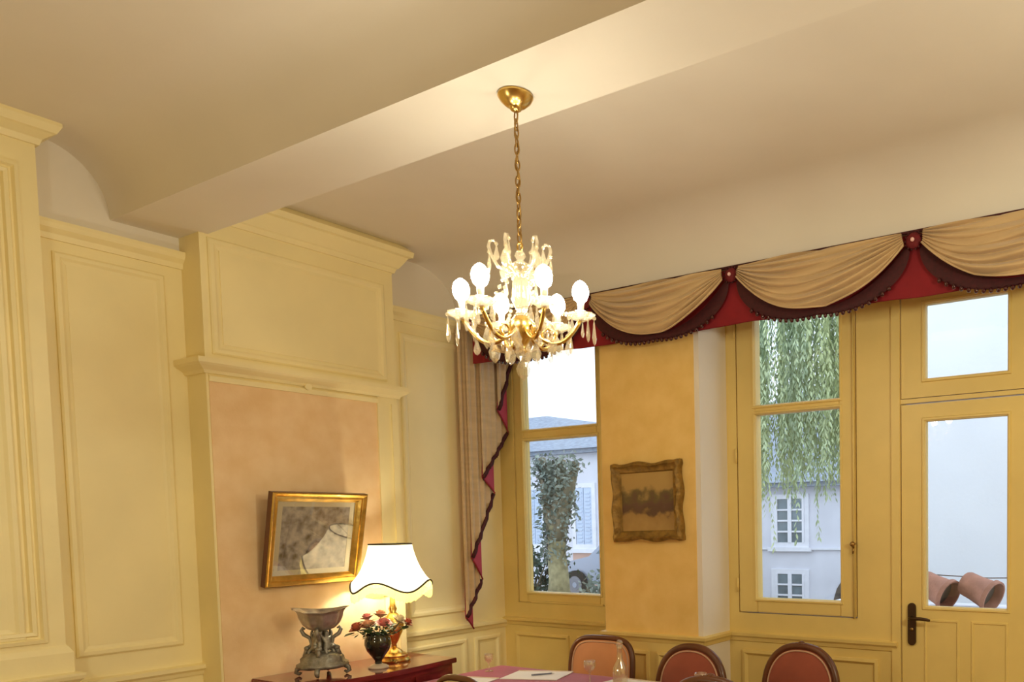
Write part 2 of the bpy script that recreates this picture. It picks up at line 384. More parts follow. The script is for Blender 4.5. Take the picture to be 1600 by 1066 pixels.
for (a0, a1, Y) in ((-4.50, -3.98, YW), (-3.90, -3.46, YW), (-3.33, -3.04, YP-.006), (-2.98, -2.70, YP-.006), (-2.55, -2.16, YW), (-2.08, -1.66, YW)):
    m = MB(); ring_mold(m, fb(Y), a0, a1, .14, .80, FLATM); m.build('panel_molding', PAINT2, wall_back)
MB().box(-.735, XR, YW-.014, YW-.002, 0, .99).build('wood_panelling', PAINT2, wall_back)
m = MB(); sweep_plan(m, [(-.735, YW-.014), (XR, YW-.014)], rail); m.build('chair_rail', PAINT2, wall_back)
# other walls, never in view from here
struct(MB().box(XR, XR+.2, YF-.2, YW+.3, 0, 3.5).build('wall_right', PAINT))
struct(MB().box(XL-.2, XR+.2, YF-.2, YF, 0, 3.5).build('wall_front', PAINT))

# ------------------------------------------------------------------ windows and door
def bars(parent, name, lst, material=PAINT2, bev=.004):
    for b in lst: MB().box(*b).build(name, material, parent, bevel=bev)
def bead(parent, x0, x1, z0, z1, Y):
    m = MB(); ring_mold(m, fb(Y), x0-.02, x1+.02, z0-.02, z1+.02, [(0, 0), (.004, .008), (.014, .008), (.022, -.012)]); m.build('glazing_bead', PAINT2, parent)
# window 1
w1 = MB(); w1.box(XL+.013, -4.47, YW+.0, YW+.10, .99, 3.0); w1.box(-3.56, PX0, YW, YW+.10, .99, 3.0); w1.box(-4.47, -3.56, YW, YW+.10, .99, 1.02); w1.box(-4.47, -3.56, YW, YW+.10, 2.96, 3.0)
w1 = struct(w1.build('window_1', PAINT2))
bars(w1, 'sash_stile', [(-4.465, -4.375, YW+.006, YW+.07, 1.022, 2.955), (-3.690, -3.565, YW+.006, YW+.07, 1.022, 2.955)])
bars(w1, 'sash_rail', [(-4.375, -3.69, YW+.008, YW+.068, 1.022, 1.10), (-4.375, -3.69, YW+.008, YW+.068, 2.19, 2.272), (-4.375, -3.69, YW+.008, YW+.068, 2.85, 2.955)])
for z0, z1 in ((1.10, 2.19), (2.272, 2.85)):
    bead(w1, -4.375, -3.69, z0, z1, YW+.008)
    MB().box(-4.375, -3.69, YW+.035, YW+.039, z0, z1).build('glass_pane', CLEAR, w1)
m = MB(); m.box(-4.33, -3.66, YW-.006, YW+.006, 1.022, 1.034); m.build('weather_bar', PAINT2, w1)
# window 2
w2 = MB(); w2.box(PX1, -2.575, YW, YW+.10, .99, 3.0); w2.box(-1.785, -1.575, YW, YW+.10, .99, 3.0); w2.box(-2.575, -1.785, YW, YW+.10, .99, 1.028); w2.box(-2.575, -1.785, YW, YW+.10, 2.96, 3.0)
w2 = struct(w2.build('window_2', PAINT2))
bars(w2, 'sash_stile', [(-2.568, -2.442, YW-.004, YW+.07, 1.035, 2.955), (-1.889, -1.792, YW-.004, YW+.07, 1.035, 2.955)])
bars(w2, 'sash_rail', [(-2.442, -1.889, YW-.002, YW+.068, 1.035, 1.122), (-2.442, -1.889, YW-.002, YW+.068, 2.232, 2.288), (-2.442, -1.889, YW-.002, YW+.068, 2.85, 2.955)])
for z0, z1 in ((1.122, 2.232), (2.288, 2.85)):
    bead(w2, -2.442, -1.889, z0, z1, YW-.002)
    MB().box(-2.442, -1.889, YW+.035, YW+.039, z0, z1).build('glass_pane', CLEAR, w2)
m = MB(); m.tube([(-1.80, YW-.012, 1.025), (-1.80, YW-.012, 2.94)], .006, 6); m.build('bolt_rod', PAINT2, w2, smooth=True)
m = MB(); m.ball((-1.80, YW-.035, 1.455), .016); m.tube([(-1.80, YW, 1.455), (-1.80, YW-.03, 1.455)], .007); m.tube([(-1.80, YW-.02, 1.44), (-1.80, YW-.03, 1.40)], [.008, .005]); m.build('bolt_knob', OLD_BRASS, w2, smooth=True)
for z in (1.16, 1.95, 2.7):
    MB().tube([(-2.575, YW-.010, z), (-2.575, YW-.010, z+.085)], .008, 8).build('hinge', PAINT2, w2, smooth=True)
# two unseen windows right of the door, added to light the panelled wall
for i, (a_, b_) in enumerate(((.05, 1.15), (1.40, 2.50))):
    m = MB(); ring_mold(m, fb(YW+.10), a_, b_, 1.0, 2.99, [(0, 0), (0, .09), (.10, .09), (.10, 0)]); m.box((a_+b_)/2-.04, (a_+b_)/2+.04, YW+.02, YW+.08, 1.0, 2.99); m.box(a_, b_, YW+.02, YW+.08, 2.23, 2.29)
    w_ = struct(m.build('window_%d' % (3+i), PAINT2)); MB().box(a_+.1, b_-.1, YW+.04, YW+.044, 1.1, 2.9).build('glass_pane', CLEAR, w_)
# door
d1 = MB(); d1.box(-1.575, -1.527, YW-.012, YW+.10, 0, 3.0); d1.box(-.815, -.74, YW-.012, YW+.10, 0, 3.0); d1.box(-1.527, -.815, YW, YW+.10, 2.222, 2.245); d1.box(-1.527, -.815, YW, YW+.10, 2.96, 3.0)
d1 = struct(d1.build('door_1', PAINT2))
def framed(name, x0, x1, z0, z1, panes, parent):
    # a leaf with rectangular holes
    xs0, xs1 = panes[0][0], panes[0][1]
    mb = MB(); mb.box(x0, xs0, YW+.004, YW+.05, z0, z1); mb.box(xs1, x1, YW+.004, YW+.05, z0, z1)
    zz = z0
    for (a, b, c, d) in panes: mb.box(xs0, xs1, YW+.004, YW+.05, zz, c); zz = d
    mb.box(xs0, xs1, YW+.004, YW+.05, zz, z1)
    return mb.build(name, PAINT2, parent)
leaf = framed('door_leaf', -1.522, -.820, .012, 2.214, [(-1.386, -.952, 1.114, 2.120)], d1)
MB().box(-1.386, -.952, YW+.025, YW+.029, 1.114, 2.120).build('glass_pane', CLEAR, leaf)
bead(leaf, -1.386, -.952, 1.114, 2.120, YW+.004)
for a0, a1 in ((-1.395, -1.200), (-1.138, -.943)):
    m = MB(); ring_mold(m, fb(YW+.004), a0, a1, .22, 1.045, [(0, 0), (.004, .006), (.012, .006), (.020, -.008), (.03, -.008)]); m.build('panel_molding', PAINT2, leaf)
tr = framed('transom_light', -1.522, -.820, 2.25, 2.955, [(-1.387, -.952, 2.348, 2.742)], d1)
MB().box(-1.387, -.952, YW+.025, YW+.029, 2.348, 2.742).build('glass_pane', CLEAR, tr)
bead(tr, -1.387, -.952, 2.348, 2.742, YW+.004)
hb = MB(); hb.prism([(-1.463 + .0225*math.cos(a), YW-.008, z + .0225*math.sin(a)) for z, a in [(1.108, PI*k/8) for k in range(9)] + [(.917, PI + PI*k/8) for k in range(9)]], (0, .012, 0))
hdl = hb.build('handle', BRONZE, d1, label='dark bronze handle on a long rounded plate')
MB().tube([(-1.462, YW-.005, 1.049), (-1.462, YW-.05, 1.049), (-1.452, YW-.058, 1.049), (-1.40, YW-.060, 1.051), (-1.36, YW-.058, 1.047), (-1.345, YW-.052, 1.043)], [.010, .009, .009, .010, .009, .006], 10).build('lever', BRONZE, hdl, smooth=True)
MB().tube([(-1.462, YW-.008, .985), (-1.462, YW-.012, .985)], .010, 12).build('keyhole', OLD_BRASS, hdl, smooth=True)

# ------------------------------------------------------------------ swagged valance and its tail
YV = 3.90
VX0, VX1 = -4.43, .77
val = thing('swag_valance', 'long crimson and tan valance with scalloped swags along the top of the windows', 'valance', (VX0, YV, 2.68))
def vl(p): return (p[0] - VX0, p[1] - YV, p[2] - 2.68)
def bt(mb, name, material, **k):
    mb.v = [vl(p) for p in mb.v]; return mb.build(name, material, val, **k)
m = MB()
def band(u, v):
    x = VX0 + (VX1 - VX0)*u; z = 2.985 - v*.30
    return (x, YV + .022 + .004*math.sin(x*23)*v, z - .004*math.sin(x*9)*v)
m.grid(band, 160, 6); m.add([], [])
bandm = MB(); bandm.add(m.v, m.f); bandm.add([(x, y+.012, z) for x, y, z in m.v], m.f)
bt(bandm, 'red_band', RED, smooth=True)
m = MB(); m.box(VX0, VX1, YV+.03, YV+.08, 2.93, 2.998); m.box(VX0-.02, VX0, YV-.01, YW, 2.93, 2.998); bt(m, 'pelmet_board', WALNUT)
m = MB(); m.tube([(VX0-.02, YV-.004, 2.990), (VX1, YV-.004, 2.990)], .008, 8); bt(m, 'top_cord', MAROON, smooth=True)
centers = [-3.91, -2.87, -1.83, -.79, .25]
HW = .465
def swag_pt(c, u, v):          # u -1..1, v 0..1
    g = 1 - abs(u)**2.3
    ztop = 2.982 - .004*g
    z = ztop - v*(.055 + .228*g) 
    y = YV - .012 - .006*abs(u) - .045*g*math.sin(PI*min(1, v*.9+.05))
    fold = math.sin(v*2*PI*(5.0 + .6*math.sin(c*3)) + u*1.6 + 1.1*math.sin(2.6*u + c*7))*.5 + .5
    fold2 = math.sin(v*2*PI*3.1 - u*2.1 + c*5)*.5 + .5
    env = .040*(.55 + .45*math.sin(u*4 + v*5 + c*2))+.012
    cr = abs(math.sin(v*PI*(6.6 + .5*math.sin(c*3)) + u*.9 + 1.0*math.sin(2.4*u + c*7)))
    y -= env*(cr**.65)*(.45 + .55*g) + .016*fold2*g; z -= .012*cr*g*v*(1-v)*4
    return (c + u*HW*(1 + .02*v), y, z)
for i, c in enumerate(centers):
    m = MB(); m.grid(lambda a, b: swag_pt(c, a*2-1, b), 72, 90); sw = bt(m, 'swag', TAN, smooth=True)
    # hem trim: a maroon ribbon below the swag edge, wider towards the ends
    def trim_pt(a, b):
        u = a*2-1; x, y, z = swag_pt(c, u, 1.0); g = 1 - abs(u)**2.3
        w = (.036 + .085*abs(u)**1.3*(1 - abs(u)**8))
        du = .001; p2 = swag_pt(c, min(1, u+du), 1); p1 = swag_pt(c, max(-1, u-du), 1)
        tx, tz = p2[0]-p1[0], p2[2]-p1[2]; L = math.hypot(tx, tz); nx, nz = tz/L, -tx/L
        return (x + nx*w*b*.8, YV + .004 - .010*g - .004*math.sin(b*PI), z + nz*w*b)
    m = MB(); m.grid(trim_pt, 64, 4); bt(m, 'fringe_trim', MAROON, smooth=True)
    m = MB(); m.tube([ (lambda q: (q[0], q[1]-.004, q[2]-.002))(swag_pt(c, -1 + 2*k/48, 1.0)) for k in range(49)], .0055, 6); bt(m, 'hem_cord', TAN, smooth=True)
    if i == 0:
        bead0 = MB().ball((0,0,0), .0115, 8, 6, (1,1,1.15)); bead_src = None
    nb = 24
    for k in range(nb):
        u = -.74 + 1.48*k/(nb-1)
        x, y, z = trim_pt((u+1)/2, 1.0)
        if i == 0 and k == 0:
            bead_src = bead0.build('bead', BEADM, val, smooth=True); bead_src.location = vl((x, y-.008, z-.006))
        else: share(bead_src, 'bead', val, vl((x, y-.008, z-.006)))
ros_src = None
for x in (-4.39, -3.39, -2.35, -1.31, -.27):
    if ros_src is None:
        m = MB(); m.lathe([(.001, .020), (.014, .020), (.026, .016), (.038, .006), (.041, 0), (.001, 0)], 28, wave=lambda a, k: 1 + .05*math.sin(a*14))
        m.v = [(a, -c, b) for a, b, c in m.v]
        ros_src = m.build('rosette', mat('dark_red_gathered_fabric', (0.15, 0.007, 0.012), 0.75, var=.25, vscale=60), val, smooth=True)
        m = MB(); m.ball((0, -.022, 0), .0105); m.build('rosette_button', PEARL, ros_src, smooth=True)
        m = MB()
        for k in range(14):
            a = 2*PI*k/14; m.ball((.043*math.cos(a), -.004, .043*math.sin(a)), .006, 6, 4)
        m.build('rosette_fringe', MAROON, ros_src, smooth=True, kind='stuff')
        r = ros_src
    else: r = dup_tree(ros_src, val)
    r.location = vl((x, YV-.008, 2.945))
m = MB(); m.box(VX0, VX0+.10, YV+.012, YV+.02, 2.70, 2.985)
# tail on the return, against the left wall
TX = -4.52
tail = thing('curtain_tail', 'tan pleated curtain tail with zigzag crimson hem in the corner left of the window', 'curtain', (TX, 3.9, .86))
TL = [(4.295, 2.79), (4.16, 2.41), (4.258, 2.26), (4.026, 1.93), (4.138, 1.82), (3.93, 1.37), (4.025, 1.21), (3.885, .955), (3.955, .865)]
ZT = 2.975
def tl(p): return (p[0] - TX, p[1] - 3.9, p[2] - .86)
for k in range(8):
    a, b = TL[k], TL[k+1]
    x0 = TX + .055 - k*.013
    front = (k % 2 == 0)
    lo, hi = (b, a) if front else (a, b)      # left point, right point
    y0 = lo[0]; y1 = hi[0]
    def sheet(u, v):
        y = y0 + (y1-y0)*u; zb = lo[1] + (hi[1]-lo[1])*u
        zz = zb + (ZT - zb)*v
        xx = x0 + .006*math.sin(PI*u) + (.009*math.sin((y - y0)*PI*2/.052) if front else 0)
        if not front: y += .012*(1-u)*min(1, v*6)
        return tl((xx, y, zz))
    m = MB(); m.grid(sheet, 14, 16)
    pl = m.build('front_pleat' if front else 'folded_lining', TAN if front else LINING, tail, smooth=True, label=None if front else 'crimson folded back lining')
    m = MB(); m.tube([(lambda q: (q[0]+.006, q[1], q[2]-.006))(sheet(t/10, 0)) for t in range(11)], .015 if front else .006, 6, flat=.5); m.build('hem_trim', MAROON if front else RED, pl, smooth=True)
    if front and k:
        m = MB()
        for t in range(9): 
            q = sheet(t/8, 0); m.tube([(q[0]+.008, q[1], q[2]-.01), (q[0]+.008, q[1]-.002, q[2]-.028)], .004, 5)
        m.build('hem_tassel', MAROON, pl, kind='stuff')
m = MB(); m.box(0, .012, -.01, .40, ZT-.86-.02, ZT-.86+.012); m.v = [(x+.05, y, z) for x, y, z in m.v]; m.build('heading_tape', MAROON, tail)

# ------------------------------------------------------------------ chandelier
CH = (-2.123, 2.10, 3.07)
ch = thing('chandelier', 'lit brass and crystal chandelier hanging on a chain from the ceiling beam', 'chandelier', CH)
m = MB(); m.lathe([(.001, 0), (.058, 0), (.060, -.008), (.052, -.022), (.034, -.038), (.022, -.043), (.018, -.052), (.008, -.058), (.001, -.058)], 32); m.build('canopy', BRASS, ch, smooth=True, angle=.7)
link = None
nl = 16
for k in range(nl):
    z = -.074 - k*.0272
    if link is None:
        m = MB(); m.tube([(.0075*math.cos(a), 0, .0195*math.sin(a)) for a in [2*PI*t/14 for t in range(14)]], .0026, 6, closed=True); link = m.build('chain_link', OLD_BRASS, ch, smooth=True); link.location = (0, 0, z)
    else: share(link, 'chain_link', ch, (0, 0, z), (0, 0, (PI/2 if k % 2 else 0) + k*.12))
m = MB(); m.tube([(.006*math.cos(t*.9), .006*math.sin(t*.9), -.05 - t*.0155) for t in range(31)], .0028, 6); m.build('power_cord', OLD_BRASS, ch, smooth=True)
m = MB(); m.tube([(.012*math.cos(a), 0, -.512+.016*math.sin(a)) for a in [2*PI*t/14 for t in range(14)]], .0035, 6, closed=True); m.build('hanging_ring', BRASS, ch, smooth=True)
m = MB(); m.lathe([(.001, -.525), (.012, -.527), (.020, -.545), (.010, -.560), (.034, -.575), (.052, -.585), (.030, -.600), (.018, -.625), (.030, -.655), (.034, -.690), (.022, -.72), (.016, -.735), (.030, -.75), (.001, -.755)], 20); m.build('glass_column', CRYSTAL, ch, smooth=True)
m = MB(); m.lathe([(.001, -.75), (.026, -.752), (.040, -.770), (.046, -.795), (.036, -.825), (.018, -.845), (.010, -.862), (.016, -.872), (.001, -.882)], 20); m.build('hub', BRASS, ch, smooth=True)
def drop_mesh(L, r, flat=.55):          # faceted drop with its top at the origin
    m = MB(); m.lathe([(.0005, 0), (r*.35, -L*.12), (r*.45, -L*.3), (r, -L*.72), (r*.6, -L*.92), (.0005, -L)], 8)
    m.v = [(x, y*flat, z) for x, y, z in m.v]; return m
def leaf_mesh(L, r):
    m = MB(); m.lathe([(.0005, 0), (r*.5, -L*.18), (r, -L*.5), (r*.75, -L*.78), (.0005, -L)], 8)
    m.v = [(x, y*.35, z) for x, y, z in m.v]; return m
src = {}
def hang(kind, loc, rz=0, sc=1.0):
    if kind not in src:
        mk = {'spear_pendant': drop_mesh(.088, .0085, .8), 'drop_pendant': drop_mesh(.055, .012), 'leaf_pendant': leaf_mesh(.082, .025)}[kind]
        o = mk.build(kind, CRYSTAL, ch); src[kind] = o; o.location = loc; o.rotation_euler = (0, 0, rz); o.scale = (sc,)*3
        MB().ball((0, 0, .007), .0075, 8, 6).build('bead', CRYSTAL, o)
    else:
        o = dup_tree(src[kind], ch); o.location = loc; o.rotation_euler = (0, 0, rz); o.scale = (sc,)*3
    return o
LAT = math.atan2(CH[0], -CH[1])                       # direction of the picture's right in plan
lat_ang = math.atan2(2.123, 2.10)                      # = tangent direction angle
arm0 = None
for k in range(6):
    th = lat_ang - math.radians(9) + k*PI/3
    ct, st = math.cos(th), math.sin(th)
    if arm0 is None:
        m = MB(); pts = []
        for t in range(17):
            q = t/16; r = .03 + .172*q
            z = -.80 - .055*math.sin(q*PI*.9) + .048*q**3 + .01*q
            pts.append((r, 0, z))
        m.tube(pts, .0075, 8); m.tube([(.09 + .022*math.cos(a), 0, -.815+.022*math.sin(a)) for a in [PI*1.6*t/12 - 1.2 for t in range(13)]], .0045, 6)
        arm0 = m.build('arm', BRASS, ch, smooth=True); arm0.rotation_euler = (0, 0, th)
        m = MB(); m.lathe([(.004, -.762), (.018, -.757), (.036, -.748), (.047, -.738), (.049, -.742), (.036, -.754), (.018, -.762), (.004, -.766)], 20, c=(.2025, 0, 0), wave=lambda a, k: 1 + .06*math.cos(a*10) if k in (2,3,4,5) else 1); m.build('drip_dish', CRYSTAL, arm0, smooth=True)
        m = MB(); m.lathe([(.001, -.758), (.013, -.756), (.010, -.742), (.0115, -.71), (.0125, -.700), (.001, -.699)], 12, c=(.2025, 0, 0)); m.build('candle_sleeve', IVORY, arm0, smooth=True)
        m = MB(); m.lathe([(.001, -.701), (.012, -.699), (.022, -.690), (.028, -.674), (.029, -.660), (.025, -.644), (.016, -.632), (.006, -.625), (.001, -.623)], 14, c=(.2025, 0, 0)); m.build('candle_bulb', BULBM, arm0, smooth=True, label='glowing candle bulb')
    else:
        a = dup_tree(arm0, ch); a.rotation_euler = (0, 0, th)
    for j in range(5):
        f = th + 2*PI*j/5 + .3
        x = .2025*ct + .046*math.cos(f); y = .2025*st + .046*math.sin(f)
        hang('spear_pendant' if j % 2 == 0 else 'drop_pendant', (x, y, -.757), f)
    th2 = th + PI/6
    hang('leaf_pendant', (.125*math.cos(th2), .125*math.sin(th2), -.80 - .012*(k % 3)), th2 + .6*k, .95)
    hang('leaf_pendant', (.055*math.cos(th2), .055*math.sin(th2), -.845), th2 + PI/3, .85)
    hang('drop_pendant', (.155*math.cos(th), .155*math.sin(th), -.825), th, 1.1)
hang('leaf_pendant', (0, 0, -.89), lat_ang, 1.0)
crown0 = None
for k in range(6):
    th = lat_ang + .05 + k*PI/3
    ct, st = math.cos(th), math.sin(th)
    if crown0 is None:
        m = MB(); m.tube([(.016, 0, -.60), (.045, 0, -.605), (.075, 0, -.585), (.095, 0, -.55), (.104, 0, -.520), (.100, 0, -.502), (.086, 0, -.498), (.078, 0, -.510)], [.006, .006, .006, .006, .006, .0055, .005, .004], 8)
        crown0 = m.build('crown_arm', CRYSTAL, ch, smooth=True); crown0.rotation_euler = (0, 0, th)
    else: share(crown0, 'crown_arm', ch, rot=(0, 0, th))
    hang('leaf_pendant', (.103*ct, .103*st, -.545), th + PI/2, .8)
    hang('drop_pendant', (.078*ct, .078*st, -.515), th, .9)
    hang('spear_pendant', (.05*ct, .05*st, -.615), th, .9)
for k in range(6):
    th = lat_ang - math.radians(9) + k*PI/3
    m = MB()
    for t in range(1, 12):
        q = t/12; r = .05 + .135*q; z = -.60 - .135*q - .055*math.sin(q*PI)
        m.ball((r*math.cos(th), r*math.sin(th), z), .0075, 6, 5)
    m.build('bead_garland', CRYSTAL, ch, kind='stuff')

# ------------------------------------------------------------------ mahogany sideboard with what stands on it
CT = .80
sb = thing('sideboard', 'polished dark mahogany sideboard with bowed front against the chimney breast', 'sideboard', (XB+.01, 2.36, 0))
def front_x(t): return .462 + .055*math.sin(PI*min(1, max(0, t)))     # local depth along length t
L = .945
edge = [(front_x(k/24), L*k/24) for k in range(25)]
m = MB(); m.prism([(0, 0, CT-.03)] + [(x, y, CT-.03) for x, y in edge] + [(0, L, CT-.03)], (0, 0, .03)); m.build('tabletop', MAHOG, sb, bevel=.004)
m = MB(); m.prism([(.01, .02, .22)] + [(x-.02, .02 + (L-.04)*k/24, .22) for k, (x, y) in enumerate(edge)] + [(.01, L-.02, .22)], (0, 0, CT-.03-.22)); body = m.build('body', MAHOG, sb)
for k in range(3):
    t0, t1 = .06 + k*.30, .06 + k*.30 + .27
    m = MB()
    m.prism([(front_x((t0 + (t1-t0)*q/6))-.019, L*(t0 + (t1-t0)*q/6), .60) for q in range(7)] + [(front_x((t0 + (t1-t0)*q/6))-.008, L*(t0 + (t1-t0)*q/6), .60) for q in range(6, -1, -1)], (0, 0, .14))
    dr = m.build('drawer', MAHOG, sb, bevel=.002)
    tm = (t0+t1)/2; m = MB(); m.ball((front_x(tm)+.006, L*tm, .67), .012); m.build('knob', BRASS, dr, smooth=True)
for x, y in ((.05, .05), (.05, L-.05), (.42, .05), (.42, L-.05)):
    m = MB(); m.lathe([(.001, .24), (.028, .24), (.030, .18), (.020, .14), (.024, .10), (.014, .0), (.001, 0)], 12, c=(x, y, 0)); m.build('leg', MAHOG, sb, smooth=True)

# table lamp
lp = thing('table_lamp', 'lit brass table lamp with wavy white shade and yellow fringe at the sideboard end', 'lamp', (-4.195, 3.055, CT))
m = MB(); m.lathe([(.001, .0), (.085, 0), (.088, .010), (.080, .022), (.072, .024), (.074, .038), (.060, .050), (.050, .052), (.040, .066), (.020, .080), (.001, .08)], 28); m.build('foot', BRASS, lp, smooth=True, angle=.6)
m = MB(); m.lathe([(.001, .078), (.016, .08), (.014, .10), (.028, .125), (.048, .17), (.058, .215), (.052, .25), (.030, .275), (.018, .29), (.024, .31), (.016, .33), (.013, .385), (.001, .386)], 24); m.build('urn_body', BRASS, lp, smooth=True)
m = MB(); m.lathe([(.001, .384), (.018, .385), (.018, .43), (.001, .431)], 16); m.build('bulb_socket', OLD_BRASS, lp, smooth=True)
m = MB(); m.lathe([(.001, .43), (.014, .432), (.026, .465), (.033, .495), (.028, .525), (.012, .542), (.001, .545)], 16); m.build('light_bulb', LBULBM, lp, smooth=True)
lamp_view = math.atan2(-3.07, 4.2)       # towards the camera
lamp_right = math.atan2(4.2, 3.07)       # picture's right
def wavez(a): return -.030*math.cos(4*(a - (lamp_view + math.radians(23))))
ZB, ZTOP = .445, .688
def shade_pt(u, v):
    a = 2*PI*u
    q = 1 - v
    r = .115 + .090*q + .012*q**6 - .012*math.sin(PI*q)
    z = ZB + (ZTOP-ZB)*v + wavez(a)*(1-v)**2
    rib = 1 + .008*abs(math.sin(a*6))
    return (r*rib*math.cos(a), r*rib*math.sin(a), z)
m = MB(); m.grid(shade_pt, 96, 14, closed_u=True); shade = m.build('lamp_shade', SHADE, lp, smooth=True)
m = MB(); m.tube([shade_pt(k/96, 0) for k in range(96)], .0056, 6, closed=True); m.build('wavy_trim', DKTRIM, shade, smooth=True)
m = MB(); m.tube([shade_pt(k/48, 1) for k in range(48)], .0042, 6, closed=True); m.build('top_trim', DKTRIM, shade, smooth=True)
m = MB()
for k in range(220):
    a = 2*PI*k/220; p = shade_pt(k/220, 0); w = .0028
    ln = .052 + .008*random.random(); c, s_ = math.cos(a), math.sin(a)
    m.add([(p[0]-s_*w, p[1]+c*w, p[2]-.002), (p[0]+s_*w, p[1]-c*w, p[2]-.002), (p[0]*1.012+s_*w, p[1]*1.012-c*w, p[2]-ln), (p[0]*1.012-s_*w, p[1]*1.012+c*w, p[2]-ln)], [(0,1,2,3)])
m.build('fringe', FRINGE, shade, kind='stuff')
m = MB()
for k in range(3):
    a = 2*PI*k/3; m.tube([(0, 0, .66), (.112*math.cos(a), .112*math.sin(a), .684)], .002, 5)
m.tube([(0,0,.43),(.045,0,.47),(.05,0,.56),(.03,0,.63),(0,0,.665)], .002, 5); m.tube([(0,0,.43),(-.045,0,.47),(-.05,0,.56),(-.03,0,.63),(0,0,.665)], .002, 5)
m.build('shade_carrier', OLD_BRASS, lp)

# flower vase and flowers
vx, vy = -4.075, 2.865
vs = thing('flower_vase', 'small footed black glazed vase holding flowers in front of the lamp', 'vase', (vx, vy, CT))
m = MB(); m.lathe([(.001, 0), (.052, 0), (.054, .008), (.040, .018), (.022, .024), (.001, .026)], 24); m.build('vase_foot', IVORY, vs, smooth=True, label='ivory coloured foot')
m = MB(); m.lathe([(.001, .024), (.020, .026), (.018, .042), (.034, .066), (.058, .10), (.070, .135), (.068, .165), (.058, .185), (.064, .198), (.058, .196), (.050, .18), (.001, .16)], 28); m.build('vase_body', VASEM, vs, smooth=True)
def rose(x, y, z, r, mt, label, tilt, rz):
    t = thing('rose', label, 'flower', (vx + x, vy + y, CT + z), 0, 'roses in the black vase')
    fl_ = MB()
    for ring, (n, rr, h, op) in enumerate(((3, .35, .55, .15), (5, .62, .50, .5), (6, .95, .34, .95))):
        for k in range(n):
            a0 = 2*PI*k/n + ring*.6 + rz
            def pet(u, v):
                a = a0 + (u-.5)*2.0*PI/n*1.25
                rad = r*(.12 + (rr-.12)*math.sin(v*PI/2*(.8+.25*op))) 
                zz = r*(-.35 + v*(h+.45) - op*.38*v**3) + .05*r*math.sin(u*PI)
                return (rad*math.cos(a), rad*math.sin(a), zz)
            fl_.grid(pet, 5, 4)
    R = Matrix.Rotation(tilt[0], 3, 'X') @ Matrix.Rotation(tilt[1], 3, 'Y')
    fl_.v = [tuple(R @ Vector(p)) for p in fl_.v]
    fl_.build('bloom', mt, t, smooth=True)
    st = MB(); st.tube([(0, 0, -r*.3), (-x*.35, -y*.35, -(z-.16)*.6), (-x*.8, -y*.8, -(z-.17))], .003, 6); st.build('stem', LEAF, t, smooth=True)
    lf = MB()
    for k in range(2):
        a = rz + k*2.6 + 1
        lf.grid(lambda u, v: ((.2 + v)*r*1.3*math.cos(a) + (u-.5)*r*1.1*math.sin(PI*v)*-math.sin(a), (.2+v)*r*1.3*math.sin(a) + (u-.5)*r*1.1*math.sin(PI*v)*math.cos(a), -r*.5 - .35*r*v*v), 4, 5)
    lf.build('leaf', LEAF, t, smooth=True, kind='stuff')
PINK = mat('pink_petal', (0.72, 0.30, 0.27), 0.6, var=0.15, vscale=30); CORAL = mat('coral_petal', (0.60, 0.17, 0.08), 0.6, var=0.2, vscale=30)
PEACH = mat('peach_petal', (0.78, 0.45, 0.28), 0.6, var=0.15, vscale=30); CREAMP = mat('cream_petal', (0.72, 0.62, 0.42), 0.6, var=0.15, vscale=30); RUSTP = mat('rust_petal', (0.45, 0.12, 0.06), .6, var=.2, vscale=30)
# offsets: picture right is roughly (+.59,+.81); towards camera (+.81,-.59)
def off(r, t): return (.59*r + .81*t, .81*r - .59*t)
for (r, t, z, rad, mt, label, rz) in (
    (.035, .07, .255, .042, PINK, 'large pink rose at the centre front of the black vase', .2),
    (-.10, .03, .235, .042, CORAL, 'coral red rose at the left end of the bouquet', 1.0),
    (-.045, .05, .25, .040, PEACH, 'peach rose between the coral rose and the pink rose', 2.1),
    (.115, .02, .265, .040, CREAMP, 'cream green rose right of the large pink rose', .7),
    (.155, -.01, .245, .034, RUSTP, 'rust red rose at the right end of the bouquet', 1.7),
    (.02, -.03, .295, .038, PEACH, 'peach rose rising at the top of the bouquet', 2.9),
    (-.05, -.02, .285, .034, PINK, 'small pink rose behind the peach rose', 3.3)):
    x, y = off(r, t); rose(x, y, z, rad*1.12, mt, label, (-.5*y/.1, .5*x/.1), rz)
m = MB()
for k in range(130):
    a = random.random()*2*PI; r0 = .03 + .08*random.random(); z0 = .19 + .07*random.random()
    x, y = r0*math.cos(a), r0*math.sin(a); w = .012; l_ = .035
    d = Vector((math.cos(a+random.uniform(-.8,.8)), math.sin(a), random.uniform(-.6, .5))).normalized(); sd = d.cross(Vector((0,0,1))).normalized()
    p = Vector((x, y, z0)); m.add([p, p + d*l_*.5 + sd*w, p + d*l_, p + d*l_*.5 - sd*w], [(0,1,2,3)])
m.build('foliage', LEAF, vs, kind='stuff')

